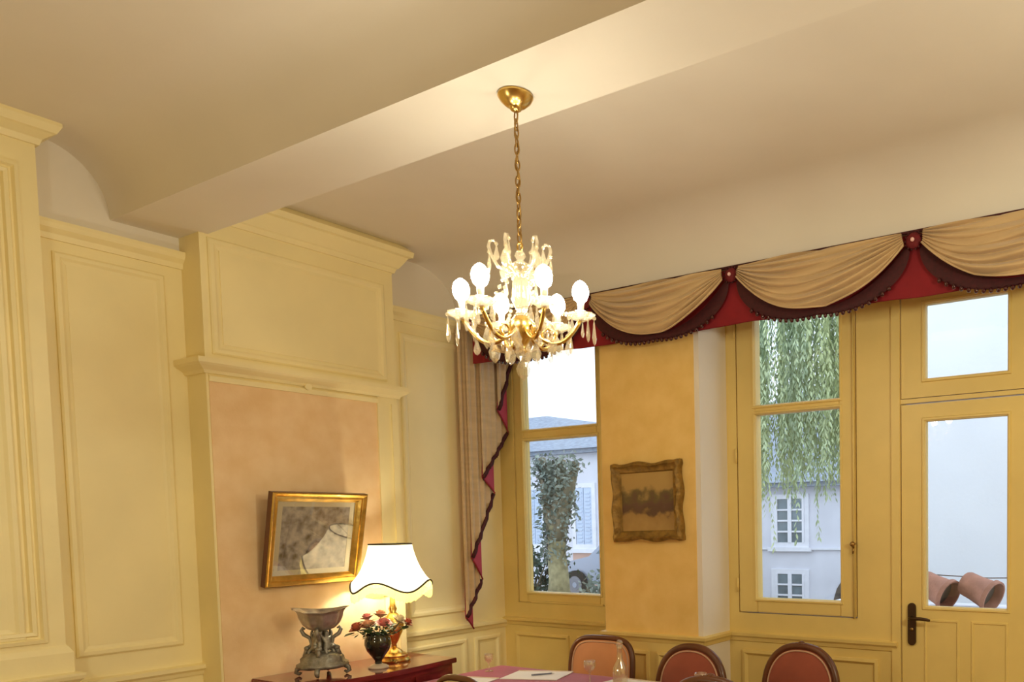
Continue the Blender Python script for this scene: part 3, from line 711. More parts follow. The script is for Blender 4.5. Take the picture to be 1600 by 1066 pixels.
# silver centrepiece: bowl carried by two cherubs on a rocky base
cp = thing('silver_centrepiece', 'grey silver centrepiece with wavy bowl held up by cherub figures on the sideboard', 'centrepiece', (-4.17, 2.60, CT+.006))
m = MB()
for sx in (-1, 1):
    for sy in (-1, 1):
        m = MB(); m.tube([(sx*.075, sy*.075, .045), (sx*.088, sy*.088, .03), (sx*.092, sy*.092, .012), (sx*.082, sy*.082, .004), (sx*.074, sy*.074, .012)], [.014, .013, .011, .009, .006], 8); m.build('foot', PEWTER, cp, smooth=True)
m = MB(); m.lathe([(.001, .034), (.105, .036), (.120, .046), (.116, .060), (.100, .070), (.098, .092), (.080, .110), (.050, .122), (.03, .126), (.001, .126)], 40, wave=lambda a, k: 1 + .10*abs(math.cos(2*a)) + .03*math.sin(a*11 + k*2)); m.build('rocky_base', PEWTER, cp, smooth=True)
m = MB(); m.lathe([(.001, .10), (.022, .11), (.016, .15), (.020, .19), (.012, .225), (.030, .245), (.001, .25)], 14, wave=lambda a, k: 1 + .15*math.sin(a*5 + k)); m.build('stem', PEWTER, cp, smooth=True)
def cherub(ang):
    me = bpy.data.meshes.new('cherub'); c, s_ = math.cos(ang), math.sin(ang)
    J = [(.045, 0, .145, .017), (.040, 0, .168, .016), (.036, 0, .190, .017), (.036, 0, .205, .009), (.037, 0, .222, .0145), (.038, 0, .236, .010),
         (.046, .022, .138, .0115), (.056, .026, .118, .0095), (.050, .026, .098, .007), (.058, .027, .094, .006),
         (.046, -.022, .138, .0115), (.062, -.024, .125, .0095), (.060, -.024, .103, .007), (.068, -.025, .099, .006),
         (.034, .024, .198, .0085), (.034, .036, .218, .007), (.026, .034, .238, .006),
         (.034, -.024, .198, .0085), (.034, -.036, .218, .007), (.026, -.034, .238, .006)]
    E_ = [(0,1),(1,2),(2,3),(3,4),(4,5),(0,6),(6,7),(7,8),(8,9),(0,10),(10,11),(11,12),(12,13),(2,14),(14,15),(15,16),(2,17),(17,18),(18,19)]
    me.from_pydata([(x*c - y*s_, x*s_ + y*c, z) for x, y, z, r in J], E_, [])
    o = bpy.data.objects.new('cherub', me); COL.objects.link(o); o.parent = cp; me.materials.append(PEWTER)
    sk = o.modifiers.new('skin', 'SKIN'); sk.use_smooth_shade = True
    for i, j in enumerate(J): me.skin_vertices[0].data[i].radius = (j[3], j[3])
    me.skin_vertices[0].data[0].use_root = True
    ss = o.modifiers.new('subsurf', 'SUBSURF'); ss.levels = 1; ss.render_levels = 1
cherub(math.atan2(-2.6, 4.17) + .7); cherub(math.atan2(-2.6, 4.17) - .9); cherub(math.atan2(-2.6, 4.17) + 2.9)
for k in range(4):
    a = PI/4 + k*PI/2; m = MB(); ca, sa = math.cos(a), math.sin(a)
    m.tube([(r_*ca, r_*sa, z_) for r_, z_ in ((.085, .100), (.072, .135), (.048, .160), (.056, .195), (.085, .215), (.096, .238), (.088, .252), (.078, .244))], [.012, .013, .011, .010, .011, .010, .008, .005], 8)
    m.ball((.07*ca, .07*sa, .140), .018, 8, 6, (1, 1, .8)); m.ball((.055*ca + .02*sa, .055*sa - .02*ca, .150), .013, 8, 6); m.build('scroll', PEWTER, cp, smooth=True)
m = MB()
prof_b = [(.001, .235), (.040, .236), (.066, .246), (.090, .270), (.103, .298), (.108, .325), (.122, .345), (.138, .350), (.130, .348), (.100, .328), (.085, .29), (.05, .262), (.001, .256)]
m.lathe(prof_b, 60, wave=lambda a, k: 1 + (.045*math.sin(a*10) if 2 <= k <= 10 else 0))
m.v = [(x, y, z + .010*math.cos(2*(math.atan2(y, x) - lamp_right))*max(0, (math.hypot(x, y)-.06)/.07)) for x, y, z in m.v]
m.build('bowl', STEEL, cp, smooth=True)

# ------------------------------------------------------------------ pictures
def ramp_tex(name, builder):
    mm = bpy.data.materials.new(name); mm.use_nodes = True; builder(mm.node_tree, mm.node_tree.nodes['Principled BSDF']); return mm
def town_print(nt, b):
    n, l = nt.nodes, nt.links; b.inputs['Roughness'].default_value = .7
    tc = n.new('ShaderNodeTexCoord')
    nz = n.new('ShaderNodeTexNoise'); nz.inputs['Scale'].default_value = 22; nz.inputs['Detail'].default_value = 8
    vr = n.new('ShaderNodeTexVoronoi'); vr.inputs['Scale'].default_value = 24; vr.distance = 'CHEBYCHEV'
    l.new(tc.outputs['Object'], nz.inputs['Vector']); l.new(tc.outputs['Object'], vr.inputs['Vector'])
    ad = n.new('ShaderNodeMath'); ad.operation = 'ADD'; l.new(nz.outputs['Fac'], ad.inputs[0])
    mu = n.new('ShaderNodeMath'); mu.operation = 'MULTIPLY'; mu.inputs[1].default_value = .35; l.new(vr.outputs['Distance'], mu.inputs[0]); l.new(mu.outputs[0], ad.inputs[1])
    rp = n.new('ShaderNodeValToRGB'); cr = rp.color_ramp; cr.elements[0].position = .42; cr.elements[1].position = .85
    cr.elements[0].color = (.12, .10, .08, 1); cr.elements[1].color = (.62, .57, .50, 1); e = cr.elements.new(.60); e.color = (.34, .31, .30, 1)
    l.new(ad.outputs[0], rp.inputs[0]); l.new(rp.outputs[0], b.inputs['Base Color'])
def landscape(nt, b):
    n, l = nt.nodes, nt.links; b.inputs['Roughness'].default_value = .6
    tc = n.new('ShaderNodeTexCoord'); sp = n.new('ShaderNodeSeparateXYZ'); l.new(tc.outputs['Object'], sp.inputs[0])
    nz = n.new('ShaderNodeTexNoise'); nz.inputs['Scale'].default_value = 11; nz.inputs['Detail'].default_value = 5; l.new(tc.outputs['Object'], nz.inputs['Vector'])
    mu = n.new('ShaderNodeMath'); mu.operation = 'MULTIPLY_ADD'; mu.inputs[1].default_value = .28; l.new(nz.outputs['Fac'], mu.inputs[0]); l.new(sp.outputs['Z'], mu.inputs[2])
    mr = n.new('ShaderNodeMapRange'); mr.inputs['From Min'].default_value = .13; mr.inputs['From Max'].default_value = .60; l.new(mu.outputs[0], mr.inputs[0])
    rp = n.new('ShaderNodeValToRGB'); cr = rp.color_ramp
    cr.elements[0].position = .0; cr.elements[0].color = (.46, .29, .09, 1); cr.elements[1].position = 1; cr.elements[1].color = (.46, .30, .09, 1)
    for p_, c_ in ((.34, (.34, .20, .06)), (.42, (.10, .05, .025)), (.52, (.12, .055, .035)), (.62, (.13, .09, .03)), (.72, (.44, .28, .09))):
        e = cr.elements.new(p_); e.color = (*c_, 1)
    l.new(mr.outputs[0], rp.inputs[0]); l.new(rp.outputs[0], b.inputs['Base Color'])
TOWN = ramp_tex('grey_town_print', town_print); LAND = ramp_tex('brown_landscape_painting', landscape)
MATBOARD = mat('cream_mat_board', (0.80, 0.72, 0.52), 0.8, var=.03)
# left picture: hangs on the chimney breast, its top leaning out
W_, H_ = .560, .515
pic = thing('framed_print', 'gilt framed grey town print under glass, leaning out from the peach wall', 'picture', (XB+.030, 2.42, 1.282))
pic.rotation_euler = (0, math.radians(12.2), math.radians(2.4))
fp = lambda a, b, h: (h, a, b)
m = MB(); ring_mold(m, fp, 0, W_, 0, H_, [(.001, .034), (.007, .042), (.016, .036), (.024, .028), (.034, .032), (.044, .022), (.052, .006)]); m.build('frame', GILT, pic, smooth=True, angle=.4)
m = MB(); ring_mold(m, fp, 0, W_, 0, H_, [(.004, -.004), (0, 0), (0, .035), (.003, .035)]); m.box(-.004, -.001, .004, W_-.004, .004, H_-.004); m.build('frame_edge', WALNUT, pic, label='dark frame sides')  # sides and back darker than the gilt face
m = MB(); ring_mold(m, fp, .046, W_-.046, .046, H_-.046, [(0, .006), (.004, .010), (.008, .006)]); m.build('frame_slip', GILT, pic)
m = MB(); ring_mold(m, fp, .048, W_-.048, .048, H_-.048, [(0, .003), (.034, .003), (.034, .001)]); m.build('mat_board', MATBOARD, pic)
m = MB(); m.box(0, .0015, .08, W_-.08, .08, H_-.08); m.build('print', TOWN, pic)
m = MB(); m.box(.0055, .0065, .050, W_-.050, .050, H_-.050); m.build('picture_glass', OLDGLASS, pic)
# small painting on the pier
pw, ph = .515, .475
pa = thing('small_painting', 'small brown landscape painting in a worn carved frame between the two windows', 'painting', (-3.275, YP-.008, 1.478))
pa.rotation_euler = (0, math.radians(-1.0), 0)
fq = lambda a, b, h: (a, -h, b)
m = MB(); prof_f = [(0, 0), (.0, .03), (.008, .045), (.02, .050), (.030, .036), (.042, .030), (.055, .026), (.062, .010)]
nseg = 24; vsx = []; n_ = len(prof_f)
loop = []
for i in range(nseg): loop.append((i/nseg, 0, 0))
corner = [(0,0),(1,0),(1,1),(0,1)]
pts = []
for c_ in range(4):
    (ax, ay), (bx, by_) = corner[c_], corner[(c_+1) % 4]
    for i in range(nseg): pts.append((ax + (bx-ax)*i/nseg, ay + (by_-ay)*i/nseg, i/nseg, c_))
for (u, v, t, c_) in pts:
    wob = .010*math.sin(t*PI*4)*math.sin(t*PI) + (.006 if (t < .08 or t > .92) else 0)
    for (ins, h) in prof_f:
        x = (u-.5)*(pw - 2*ins); z = (v-.5)*(ph - 2*ins)
        k = wob*(1 - ins/.062)
        if c_ == 0: z -= k
        if c_ == 1: x += k
        if c_ == 2: z += k
        if c_ == 3: x -= k
        vsx.append(fq(pw/2 + x, ph/2 + z, h + .004*math.sin(t*PI*12)*(1 if .01 < ins < .05 else 0)))
N_ = len(pts)
m.add(vsx, [(i*n_+k, ((i+1) % N_)*n_+k, ((i+1) % N_)*n_+k+1, i*n_+k+1) for i in range(N_) for k in range(n_-1)])
m.build('carved_frame', DARK_GILT, pa, smooth=True, angle=.6)
m = MB(); m.box(.055, pw-.055, -.012, -.002, .055, ph-.055); m.build('canvas', LAND, pa)

# ------------------------------------------------------------------ chairs
def sup(a, w, h, e):
    c, s_ = math.cos(a), math.sin(a)
    return (w*math.copysign(abs(c)**(2/e), c), h*math.copysign(abs(s_)**(2/e), s_))
def chair(label, loc, rz, e, up, w=.225, h=.225, top=.945, crest=True, group='dining chairs', fr=.021):
    t = thing('dining_chair', label, 'chair', loc, rz, group)
    zc = top - h; rake = .12
    def bp(x, z, d=0): return (x, .20 + (z - .45)*rake - d, z)          # back plane, front towards -y
    n = 56
    m = MB(); m.tube([bp(*(lambda q: (q[0], zc + q[1]))(sup(2*PI*k/n, w, h, e))) for k in range(n)], fr, 10, closed=True, flat=1.0); bf = m.build('back_frame', WALNUT, t, smooth=True)
    for side, nm in ((1, 'backrest'), (-1, 'backrest_rear')):
        m = MB()
        def pad(u, v):
            r = (v**.9); x, z = sup(2*PI*u, (w-.012)*r, (h-.012)*r, e if v > .3 else 2 + (e-2)*v/.3)
            return bp(x, zc + z, side*(.012 + .026*(1 - r**3)))
        m.grid(pad, n, 10, closed_u=True); m.build(nm, up, t, smooth=True)
    m = MB(); m.tube([bp(*(lambda q: (q[0], zc + q[1]))(sup(2*PI*k/n, w-.022, h-.022, e)), .017) for k in range(n)], .005, 6, closed=True); m.build('piping', PIPING, t, smooth=True)
    if crest:
        m = MB(); m.ball(bp(0, top+.012, .006), .020, 10, 7, (1.1, .7, .9))
        for s_ in (-1, 1): m.ball(bp(s_*.028, top+.010, .006), .013, 8, 6, (1.4, .7, .8)); m.ball(bp(s_*.052, top+.004, .006), .009, 8, 6, (1.6, .7, .7))
        m.build('crest_carving', WALNUT, t, smooth=True)
    for s_ in (-1, 1):
        m = MB(); m.tube([(s_*.17, .215, 0), (s_*.175, .205, .25), (s_*.18, .20, .44), bp(s_*.17, .52), bp(s_*.15, zc - h*.72)], [.014, .019, .023, .020, .016], 10); m.build('leg', WALNUT, t, smooth=True)
        m = MB(); m.lathe([(.001, .0), (.012, 0), (.014, .03), (.022, .30), (.026, .36), (.020, .375), (.028, .39), (.028, .44), (.001, .44)], 14, c=(s_*.205, -.215, 0)); m.build('leg', WALNUT, t, smooth=True)
    m = MB(); m.prism([(-.235, -.24, .385), (.235, -.24, .385), (.20, .225, .385), (-.20, .225, .385)], (0, 0, .06)); m.build('seat_frame', WALNUT, t, bevel=.008)
    m = MB()
    def seat(u, v):
        r = v; x, y = sup(2*PI*u, .225*r, .225*r, 5)
        return (x*(1 - .16*(y+.225)/.45), y - .005, .445 + .055*(1 - r**4))
    m.grid(seat, 40, 8, closed_u=True); m.build('seat', up, t, smooth=True)
    return t
chair('dark wood chair with squarish salmon back behind the table, under the small painting', (-3.20, 3.52, 0), .10, 4.0, PINKUP, w=.222, h=.235, top=.900, crest=False, fr=.017)
chair('oval backed rust red chair nearer the door, with carved crest, below the right window', (-1.91, 3.55, 0), -.05, 2.35, RUST, w=.215, h=.24, top=.930)
chair('plain crested oval backed rust red chair in the middle of the row', (-2.49, 3.40, 0), .0, 2.3, RUST, w=.212, h=.23, top=.910, crest=False)
chair('cream backed dark wood chair at the near left side of the table', (-2.735, 2.575, 0), PI - .12, 2.6, CREAMUP, w=.225, h=.23, top=.952, crest=False, fr=.014)
chair('dark carved chair back seen just above the bottom edge, near side of the table', (-1.70, 2.875, 0), PI, 2.4, RUST, w=.215, h=.23, top=.980)

# ------------------------------------------------------------------ dining table, cloth and settings
TZ = .74
TX0, TX1, TY0, TY1 = -3.74, -1.2, 2.72, 3.46
tb = thing('dining_table', 'long dining table under a magenta cloth in front of the window wall', 'table', (-2.47, 3.09, 0))
MB().box(TX0+2.47, TX1+2.47, TY0-3.09, TY1-3.09, TZ-.035, TZ-.004).build('tabletop', WALNUT, tb)
for x, y in ((-1.18, -.28), (1.18, -.28), (-1.18, .28), (1.18, .28)):
    m = MB(); m.lathe([(.001, 0), (.02, 0), (.034, .4), (.03, .6), (.04, .62), (.04, .705), (.001, .705)], 14, c=(x, y, 0)); m.build('leg', WALNUT, tb, smooth=True)
def clothpt(u, v):
    # skirted sheet: inner part flat, outer part falls
    def ax(t, a, b, D=.20):
        tt = -D + t*((b-a) + 2*D)
        if tt < 0: return a - .006, -tt
        if tt > b-a: return b + .006, tt-(b-a)
        return a + tt, 0.0
    x, dx = ax(u, TX0-.012, TX1+.012); y, dy = ax(v, TY0-.012, TY1+.012)
    d = max(dx, dy)
    wv = .010*math.sin(x*14 + y*17)*min(1, d*8)
    return (x + (wv if dx > 0 else 0), y + (wv if dy > 0 else 0), TZ + .004 - d)
m = MB(); m.grid(clothpt, 90, 60)
m = m.build('tablecloth', CLOTH, None, smooth=True, angle=.8); tag(m, 'magenta tablecloth draped over the long dining table', 'tablecloth')
ZC = TZ + .0045
def sheet_obj(name, x, y, w, h, rz, label, group=None, mt=PAPER, th=.003):
    t = MB().box(-w/2, w/2, -h/2, h/2, 0, th).build(name, mt, None); t.location = (x, y, ZC+.0006); t.rotation_euler = (0, 0, rz); return t
def notepad(x, y, rz, label, w=.30, h=.21):
    t = thing('notepad', label, 'notepad', (x, y, ZC+.001), rz, 'white notepads laid on the table')
    MB().box(-w/2, w/2, -h/2, h/2, 0, .004).build('paper_stack', PAPER, t)
    MB().box(-w/2, w/2, h/2-.018, h/2, .004, .006).build('binding_strip', IVORY, t)
def pen(x, y, rz, label):
    t = thing('pen', label, 'pen', (x, y, ZC+.0105), rz, 'pens on the table')
    MB().tube([(-.06, 0, 0), (.05, 0, 0)], .0045, 8).build('barrel', mat('slate_blue_plastic', (.16, .17, .24), .35, var=.05), t, smooth=True)
    MB().tube([(.05, 0, 0), (.066, 0, 0)], [.0045, .001], 8).build('tip', STEEL, t, smooth=True)
notepad(-3.30, 3.30, .35, 'white notepad with a pen on it near the back left corner of the table', .33, .24)
pen(-3.27, 3.31, .9, 'blue grey pen lying on the back left notepad')
notepad(-3.50, 3.02, .25, 'white notepad at the left end of the table, partly behind the cream chair', .20, .20)
notepad(-2.66, 3.34, -.05, 'white notepad at the back of the table in front of the oval chair', .34, .20)
def wine_glass(x, y, label, s_=1.0):
    t = thing('wine_glass', label, 'glass', (x, y, ZC+.0006), 0, 'glasses on the table')
    t.scale = (s_,)*3
    m = MB(); m.lathe([(.001, 0), (.030, 0), (.030, .002), (.010, .005), (.004, .010), (.0035, .055), (.008, .062)], 20); m.build('stem', WINEGLASS, t, smooth=True)
    m = MB(); m.lathe([(.001, .060), (.012, .064), (.027, .080), (.032, .100), (.031, .125), (.029, .127), (.0295, .100), (.024, .082), (.001, .066)], 20); m.build('glass_bowl', WINEGLASS, t, smooth=True)
wine_glass(-2.88, 3.26, 'stemmed wine glass in front of the salmon backed chair', .98)
wine_glass(-3.66, 3.28, 'small wine glass at the far left corner of the table', .80)
wine_glass(-2.15, 3.22, 'wine glass in front of the middle oval backed chair', .98)
bt_ = thing('carafe', 'slender clear glass carafe by the right edge of the salmon chair', 'carafe', (-2.70, 3.29, ZC+.0006))
m = MB(); m.lathe([(.001, 0), (.036, 0), (.039, .01), (.039, .07), (.034, .10), (.016, .135), (.013, .19), (.018, .215), (.016, .216), (.011, .19), (.013, .138), (.031, .10), (.036, .07), (.035, .006), (.001, .005)], 22); m.build('carafe_body', WINEGLASS, bt_, smooth=True)
m = MB(); m.ball((0, 0, .225), .017, 10, 8); m.build('stopper', WINEGLASS, bt_, smooth=True)

# ------------------------------------------------------------------ outside: courtyard, houses, trees
struct(MB().box(-60, 25, YW+.29, 70, -1.7, -1.35).build('ground', GRAVEL))
struct(MB().prism([(-60, YW+.29, -1.4), (-2.85, YW+.29, -1.4), (-18.6, 30, -1.4), (-60, 30, -1.4)], (0, 0, 1.35)).build('ground_terrace', GRAVEL))
# white rendered wall facing the door
ww = struct(MB().box(-3.05, 6, 8.0, 8.3, -1.35, 6.5).build('wall_neighbour', WHITEWALL))
lw = struct(MB().box(-2.75, 4, 5.95, 6.35, -1.35, .88).build('wall_garden', WHITEWALL))
MB().box(-2.80, 4, 5.90, 6.40, .88, .915).build('coping', STONE, lw)
def roof_tile(x, y, z, rz, label):
    t = thing('clay_pot', label, 'pot', (x, y, z), 0, 'clay pots lying on the garden wall')
    m = MB(); prof = [(.060, .0), (.085, .0), (.095, .02), (.098, .10), (.112, .22), (.128, .235), (.128, .27), (.115, .27), (.105, .235), (.092, .10), (.088, .03), (.001, .03)]
    m.lathe(prof, 24)
    R = Matrix.Rotation(rz, 3, 'Z') @ Matrix.Rotation(math.radians(112), 3, 'Y')
    m.v = [tuple(R @ Vector((a, b, c-.13)) + Vector((0, 0, .135))) for a, b, c in m.v]; m.build('pot_body', TERRA, t, smooth=True, angle=.7)
    m = MB(); m.lathe([(.001, .20), (.098, .20)], 20); m.v = [tuple(R @ Vector((a, b, c-.13)) + Vector((0, 0, .135))) for a, b, c in m.v]; m.build('dark_inner_disc', TERRA_IN, t)  # dark disc set inside the pot opening
roof_tile(-1.885, 6.10, .918, -.32, 'terracotta pot lying on its side, left one seen through the door')
roof_tile(-1.555, 6.10, .918, -.32, 'terracotta pot lying on its side, right one seen through the door')
m = MB(); m.tube([(-2.6, 6.20, 1.16), (-2.1, 6.20, 1.145), (-1.9, 6.20, 1.15), (-1.5, 6.2, 1.135), (-1.0, 6.20, 1.15), (3.5, 6.2, 1.15)], .004, 5); 
fw = thing('wire_fence', 'thin wire strung above the terracotta pots outside the door', 'wire', (-2.6, 6.20, .9))
m.v = [(x+2.6, y-6.2, z-.9) for x, y, z in m.v]; m.build('wire', BRONZE, fw)
for x in (0, 6.1): MB().tube([(x, 0, .01), (x, 0, .28)], .012, 6).build('post', BRONZE, fw)

def opening(parent, x0, x1, z0, z1, Y, style):
    f = MB(); ring_mold(f, fb(Y), x0-.12, x1+.12, z0-.12, z1+.12, [(0, 0), (0, .04), (.12, .04), (.12, -.08)]); fr = f.build('window_frame', STONE, parent)
    MB().box(x0-.2, x1+.2, Y-.10, Y+.02, z0-.22, z0-.12).build('sill', STONE, fr)
    if style == 'shutter':
        w = (x1-x0)/2
        for k in range(2):
            a = x0 + k*w
            m = MB(); m.box(a+.01, a+w-.01, Y-.03, Y+.0, z0, z1)
            for q in range(14):
                zz = z0 + .06 + (z1-z0-.12)*q/14; m.box(a+.05, a+w-.05, Y-.045, Y-.03, zz, zz+.05)
            m.build('shutter', SHUTTER, fr)
    else:
        MB().box(x0, x1, Y-.02, Y-.01, z0, z1).build('pane', DARKPANE, fr)
        m = MB(); m.box((x0+x1)/2-.05, (x0+x1)/2+.05, Y-.06, Y-.02, z0, z1); m.box(x0, x0+.06, Y-.06, Y-.02, z0, z1); m.box(x1-.06, x1, Y-.06, Y-.02, z0, z1)
        for q in range(1, 4): zz = z0 + (z1-z0)*q/4; m.box(x0, x1, Y-.05, Y-.02, zz-.022, zz+.022)
        m.build('glazing_bars', STONE, fr)
# house seen through the left window
Y1 = 16.0
h1 = thing('shuttered_house', 'low pale house with slate roof and blue white shutters seen through the left window', 'house', (-17.8, Y1, -.05))
def place(o): return o
def kid(mb, name, mt, root, **k):
    L0 = root.location; mb.v = [(x-L0.x, y-L0.y, z-L0.z) for x, y, z in mb.v]; return mb.build(name, mt, root, **k)
kid(MB().box(-24, -13.3, Y1, Y1+4, -.05, 3.45), 'wall', LIME, h1)
kid(MB().box(-24, -13.2, Y1-.25, Y1+.1, 3.36, 3.48), 'eaves', SLATE, h1)
m = MB(); m.prism([(-24.2, Y1-.35, 3.46), (-24.2, Y1+3.5, 5.1), (-24.2, Y1+7.3, 3.46)], (10.2, 0, 0)); 
m2 = MB(); zr = 4.35
m2.add([(-24.3, Y1-.35, 3.46), (-13.0, Y1-.35, 3.46), (-13.0, Y1+4.3, 3.46), (-24.3, Y1+4.3, 3.46), (-22, Y1+2.0, 4.75), (-17.3, Y1+2.0, 4.75), (-13.4, Y1+2.0, 4.10)], [(0,1,6,5,4),(1,2,6),(2,3,4,5,6),(3,0,4),(0,3,2,1)])
kid(m2, 'roof', SLATE, h1)
class _Local:    # lets opening() build in the house's own frame
    pass
def house_opening(root, *a):
    before = set(bpy.data.objects)
    e = bpy.data.objects.new('tmp', None)
    opening(root, *a)
    for o in set(bpy.data.objects) - before:
        if o.parent == root:
            o.location = (-root.location.x, -root.location.y, -root.location.z)
    bpy.data.objects.remove(e)
for (a, b) in ((-16.16, -15.62), (-14.45, -13.90), (-17.9, -17.36)):
    house_opening(h1, a, b, 1.03, 2.48, Y1, 'shutter')
kid(MB().box(-14.55, -13.3, Y1-.06, Y1, -.05, .85), 'plinth', PINKRENDER, h1)
# house seen through the middle window
Y2 = 18.0
q2 = 18/16
h2 = thing('cream_house', 'pale two storey house with small paned windows seen through the right window', 'house', (-9.0, Y2, -1.3))
Z2 = lambda z: 1.6 + (z - 1.6)*q2
kid(MB().box(-12.7, -5.2, Y2, Y2+7, -1.3, Z2(2.32)), 'wall', LIME, h2)
kid(MB().box(-12.8, -5.1, Y2-.3, Y2+.1, Z2(2.30), Z2(2.42)), 'eaves', SLATE, h2)
m = MB(); m.add([(-12.9, Y2-.4, Z2(2.40)), (-5.0, Y2-.4, Z2(2.40)), (-5.0, Y2+7.3, Z2(2.40)), (-12.9, Y2+7.3, Z2(2.40)), (-11.2, Y2+3.4, 5.3), (-7, Y2+3.4, 5.3)], [(0,1,5,4),(1,2,5),(2,3,4,5),(3,0,4),(0,3,2,1)])
kid(m, 'roof', SLATE, h2)
for (a, b, c, d) in ((-8.59*q2, -7.87*q2, 1.09, 2.05), (-8.60*q2, -7.88*q2, -.55, .39), (-10.5*q2, -9.85*q2, 1.09, 2.05), (-6.3*q2, -5.6*q2, 1.09, 2.05)):
    house_opening(h2, a, b, Z2(c), Z2(d), Y2, 'pane')
kid(MB().box(-12.7, -5.2, Y2-.06, Y2, Z2(.93), Z2(.97)), 'string_course', STONE, h2)
m = MB(); m.prism([(-6.72*q2 + .55*math.cos(a), Y2-.02, Z2(-.35) + .85*math.sin(a)) for a in [PI*k/10 for k in range(11)]], (0, .05, 0)); kid(m, 'arched_door', TERRA_IN, h2)

def leaf_cloud(mb, pts, size, n, spread, flat=False):
    for _ in range(n):
        c = random.choice(pts); p = Vector(c[:3]) + Vector((random.gauss(0, 1), random.gauss(0, 1), random.gauss(0, 1)))*spread*(c[3] if len(c) > 3 else 1)
        d = Vector((random.gauss(0,1), random.gauss(0,1), random.gauss(0,1))).normalized(); e = d.cross(Vector((random.gauss(0,1), random.gauss(0,1), random.gauss(0,1)))).normalized()
        s_ = size*(.6 + .8*random.random())
        mb.add([p - d*s_, p + e*s_*.5, p + d*s_, p - e*s_*.5], [(0,1,2,3)])
# ivy-clad tree
it = thing('ivy_tree', 'ivy covered forked tree standing before the shuttered house', 'tree', (-10.6, 11.2, -.05))
m = MB(); m.tube([(0, 0, 0), (.02, 0, .6), (-.02, 0, 1.1), (0, 0, 1.6)], [.24, .19, .17, .16], 12); m.build('trunk', OCHREBARK, it, smooth=True)
for sgn, hh in ((-1, 1.25), (1, 1.15), (.2, 1.2)):
    m = MB(); m.tube([(0, 0, 1.35), (sgn*.15, 0, 1.8), (sgn*.30, .05, 1.6+hh*.6), (sgn*.42, .1, 1.6+hh)], [.17, .13, .10, .07], 10); m.build('branch', BARK, it, smooth=True)
m = MB(); cl = [(random.uniform(-.16, .16) + sg*.32*max(0, (zz-1.3)/1.5), 0, zz, 1) for zz in [1.0 + 1.75*k/20 for k in range(21)] for sg in (-1, 0, 1)]
leaf_cloud(m, cl, .050, 3600, .095); m.build('ivy', IVY, it, kind='stuff')
# shrubs at its foot
def shrub(x, y, w, h, label, mt=SHRUBM, n=1600):
    t = thing('shrub', label, 'shrub', (x, y, -.05), 0)
    m = MB()
    for k in range(7):
        a = 2*PI*k/7; m.tube([(0, 0, 0), (.4*w*math.cos(a), .4*w*math.sin(a), h*.7)], [.03, .012], 6)
    m.build('stems', BARK, t)
    m = MB(); pts = [(w*.5*random.uniform(-1, 1), w*.4*random.uniform(-1, 1), h*random.uniform(.15, .9)) for _ in range(30)]
    leaf_cloud(m, pts, .06, n, .12); m.build('foliage', mt, t, kind='stuff')
shrub(-11.75, 11.6, 1.1, 1.20, 'dark green shrub at the foot of the ivy tree, left side')
shrub(-9.35, 10.9, .6, .72, 'low grey green shrub right of the ivy tree', IVY, 400)
# parked car by the shuttered house
car = thing('parked_car', 'silver blue car parked at the foot of the shuttered house', 'car', (-11.95, 14.0, -.05))
side = [(-.75, .32), (-.78, .55), (-.70, .72), (-.1, .84), (.30, .92), (.85, 1.36), (1.35, 1.45), (2.2, 1.42), (2.75, 1.05), (3.15, .95), (3.25, .6), (3.2, .32)]
m = MB(); m.prism([(x, -.8, z) for x, z in side], (0, 1.6, 0)); m.build('body', CARM, car, bevel=.05, smooth=True, angle=.6)
m = MB(); m.prism([(x, -.815, z) for x, z in ((.55, .98), (.92, 1.30), (1.38, 1.38), (2.12, 1.35), (2.5, 1.02))], (0, .02, 0)); m.build('side_window', DARKPANE, car)
for x in (0.0, 2.5):
    for y in (-.78, .78):
        m = MB(); m.tube([(x, y-.09, .31), (x, y+.09, .31)], .31, 24); wh = m.build('wheel', RUBBER, car)
        m = MB(); m.tube([(x, y-.10, .31), (x, y+.10, .31)], .19, 20); m.build('wheel_rim', ALLOY, wh)
        m = MB(); m.tube([(x, y-.108, .31), (x, y+.108, .31)], .06, 12); m.build('hub_cap', CARM, wh)
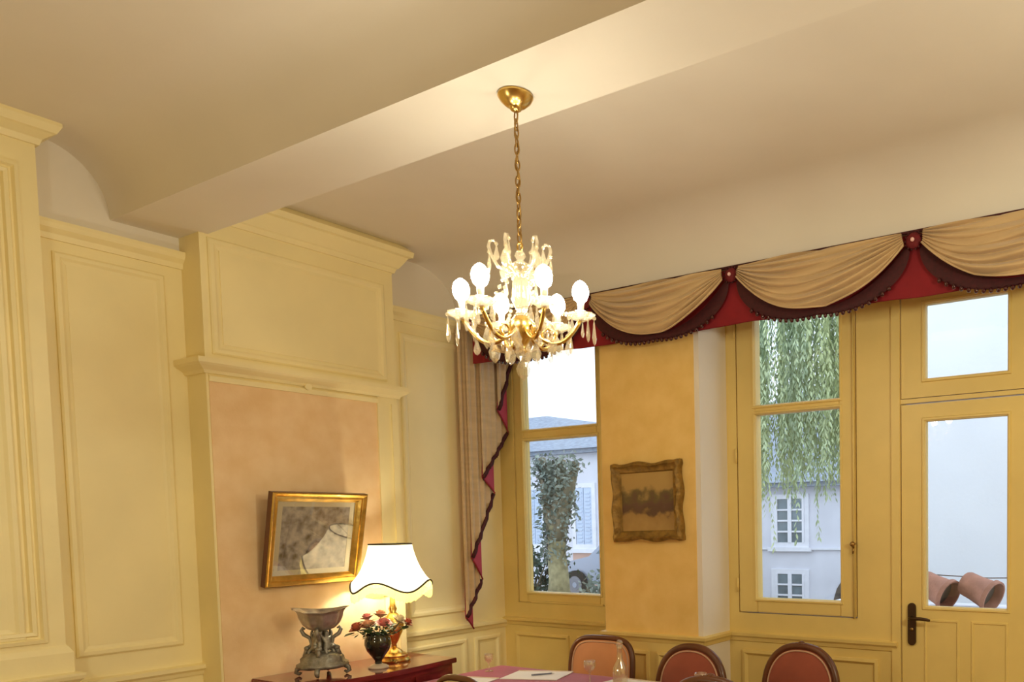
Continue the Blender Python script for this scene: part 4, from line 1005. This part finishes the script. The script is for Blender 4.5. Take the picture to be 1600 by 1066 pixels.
# willow
wt = thing('weeping_willow', 'yellow green weeping willow hanging down outside the right window', 'tree', (-3.35, 9.9, -.05))
m = MB(); m.tube([(0, 0, -1.32), (.05, 0, 1.5), (-.1, 0, 3.0), (-.4, 0, 4.3)], [.32, .26, .22, .16], 12); m.build('trunk', BARK, wt, smooth=True)
for k in range(9):
    a = PI*.45 + k*PI*1.1/8
    m = MB(); m.tube([(-.3, 0, 4.0), (-.3 + .9*math.cos(a), .9*math.sin(a), 5.0), (-.3 + 2.0*math.cos(a), 1.6*math.sin(a), 5.3), (-.3 + 2.9*math.cos(a), 2.0*math.sin(a), 4.9)], [.11, .07, .04, .02], 8); m.build('branch', BARK, wt, smooth=True)
m = MB(); random.seed(11)
ms = MB()
for k in range(1000):
    x = random.uniform(-3.4, .6); y = random.uniform(-1.1, 1.6); zt = 5.2 - .12*abs(x+1)**2 + random.uniform(-.5, .3)
    # hangs lower in the middle of the curtain
    zb = random.choice((2.55, 2.35, 2.15, 2.75, 2.0)) + random.uniform(-.25, .35)
    if -.546 < (x - 3.35)/(y + 9.9) < -.529 and random.random() < .88: continue
    if random.random() < .05: zb -= .6
    nn = int((zt - zb)/.075)
    for j in range(nn):
        z = zt - j*.075; xx = x + .03*math.sin(z*3 + k); yy = y + .03*math.cos(z*2 + k)
        for q in range(2):
            a = random.random()*2*PI; d = Vector((.45*math.cos(a), .45*math.sin(a), -1)).normalized(); e = d.cross(Vector((math.sin(a), math.cos(a), .3))).normalized()
            p = Vector((xx, yy, z)); l_ = .07 + .05*random.random()
            m.add([p, p + d*l_*.5 + e*.013, p + d*l_, p + d*l_*.5 - e*.013], [(0,1,2,3)])
m.build('foliage', WILLOWL, wt, kind='stuff')

# unseen fixtures added for the fill lights: two pendants and a floor lamp
for i, (x, y, zc_) in enumerate(((.75, 2.10, 3.07), (-1.2, -1.9, 3.36))):
    t = thing('added_pendant', ('added brass pendant for the fill light on the beam, beyond the door', 'added brass pendant for the fill light behind the viewer')[i], 'lamp', (x, y, zc_))
    m = MB(); m.lathe([(.001, 0), (.06, 0), (.05, -.03), (.001, -.035)], 20); m.build('canopy', BRASS, t, smooth=True)
    m = MB(); m.tube([(0, 0, -.03), (0, 0, -1.32 if i else -.52)], .006, 8); m.build('rod', BRASS, t, smooth=True)
    m = MB(); m.lathe([(.02, -.02), (.08, -.05), (.12, -.05), (.08, -.03), (.02, -.01)], 24, c=(0, 0, -1.25 if i else -.45)); m.build('dish', BRASS, t, smooth=True)
t = thing('added_floor_lamp', 'added brass floor lamp for the fill light left of the viewer', 'lamp', (-2.75, .42, 0))  # unseen stand added for the fill light on the panelled wall
m = MB(); m.lathe([(.001, 0), (.15, 0), (.15, .015), (.05, .03), (.001, .03)], 24); m.build('base', BRASS, t, smooth=True)
m = MB(); m.tube([(0, 0, .02), (0, 0, 1.34)], .011, 10); m.build('pole', BRASS, t, smooth=True)
m = MB(); m.lathe([(.001, 1.33), (.05, 1.335), (.09, 1.35), (.05, 1.345), (.001, 1.34)], 24); m.build('dish', BRASS, t, smooth=True)
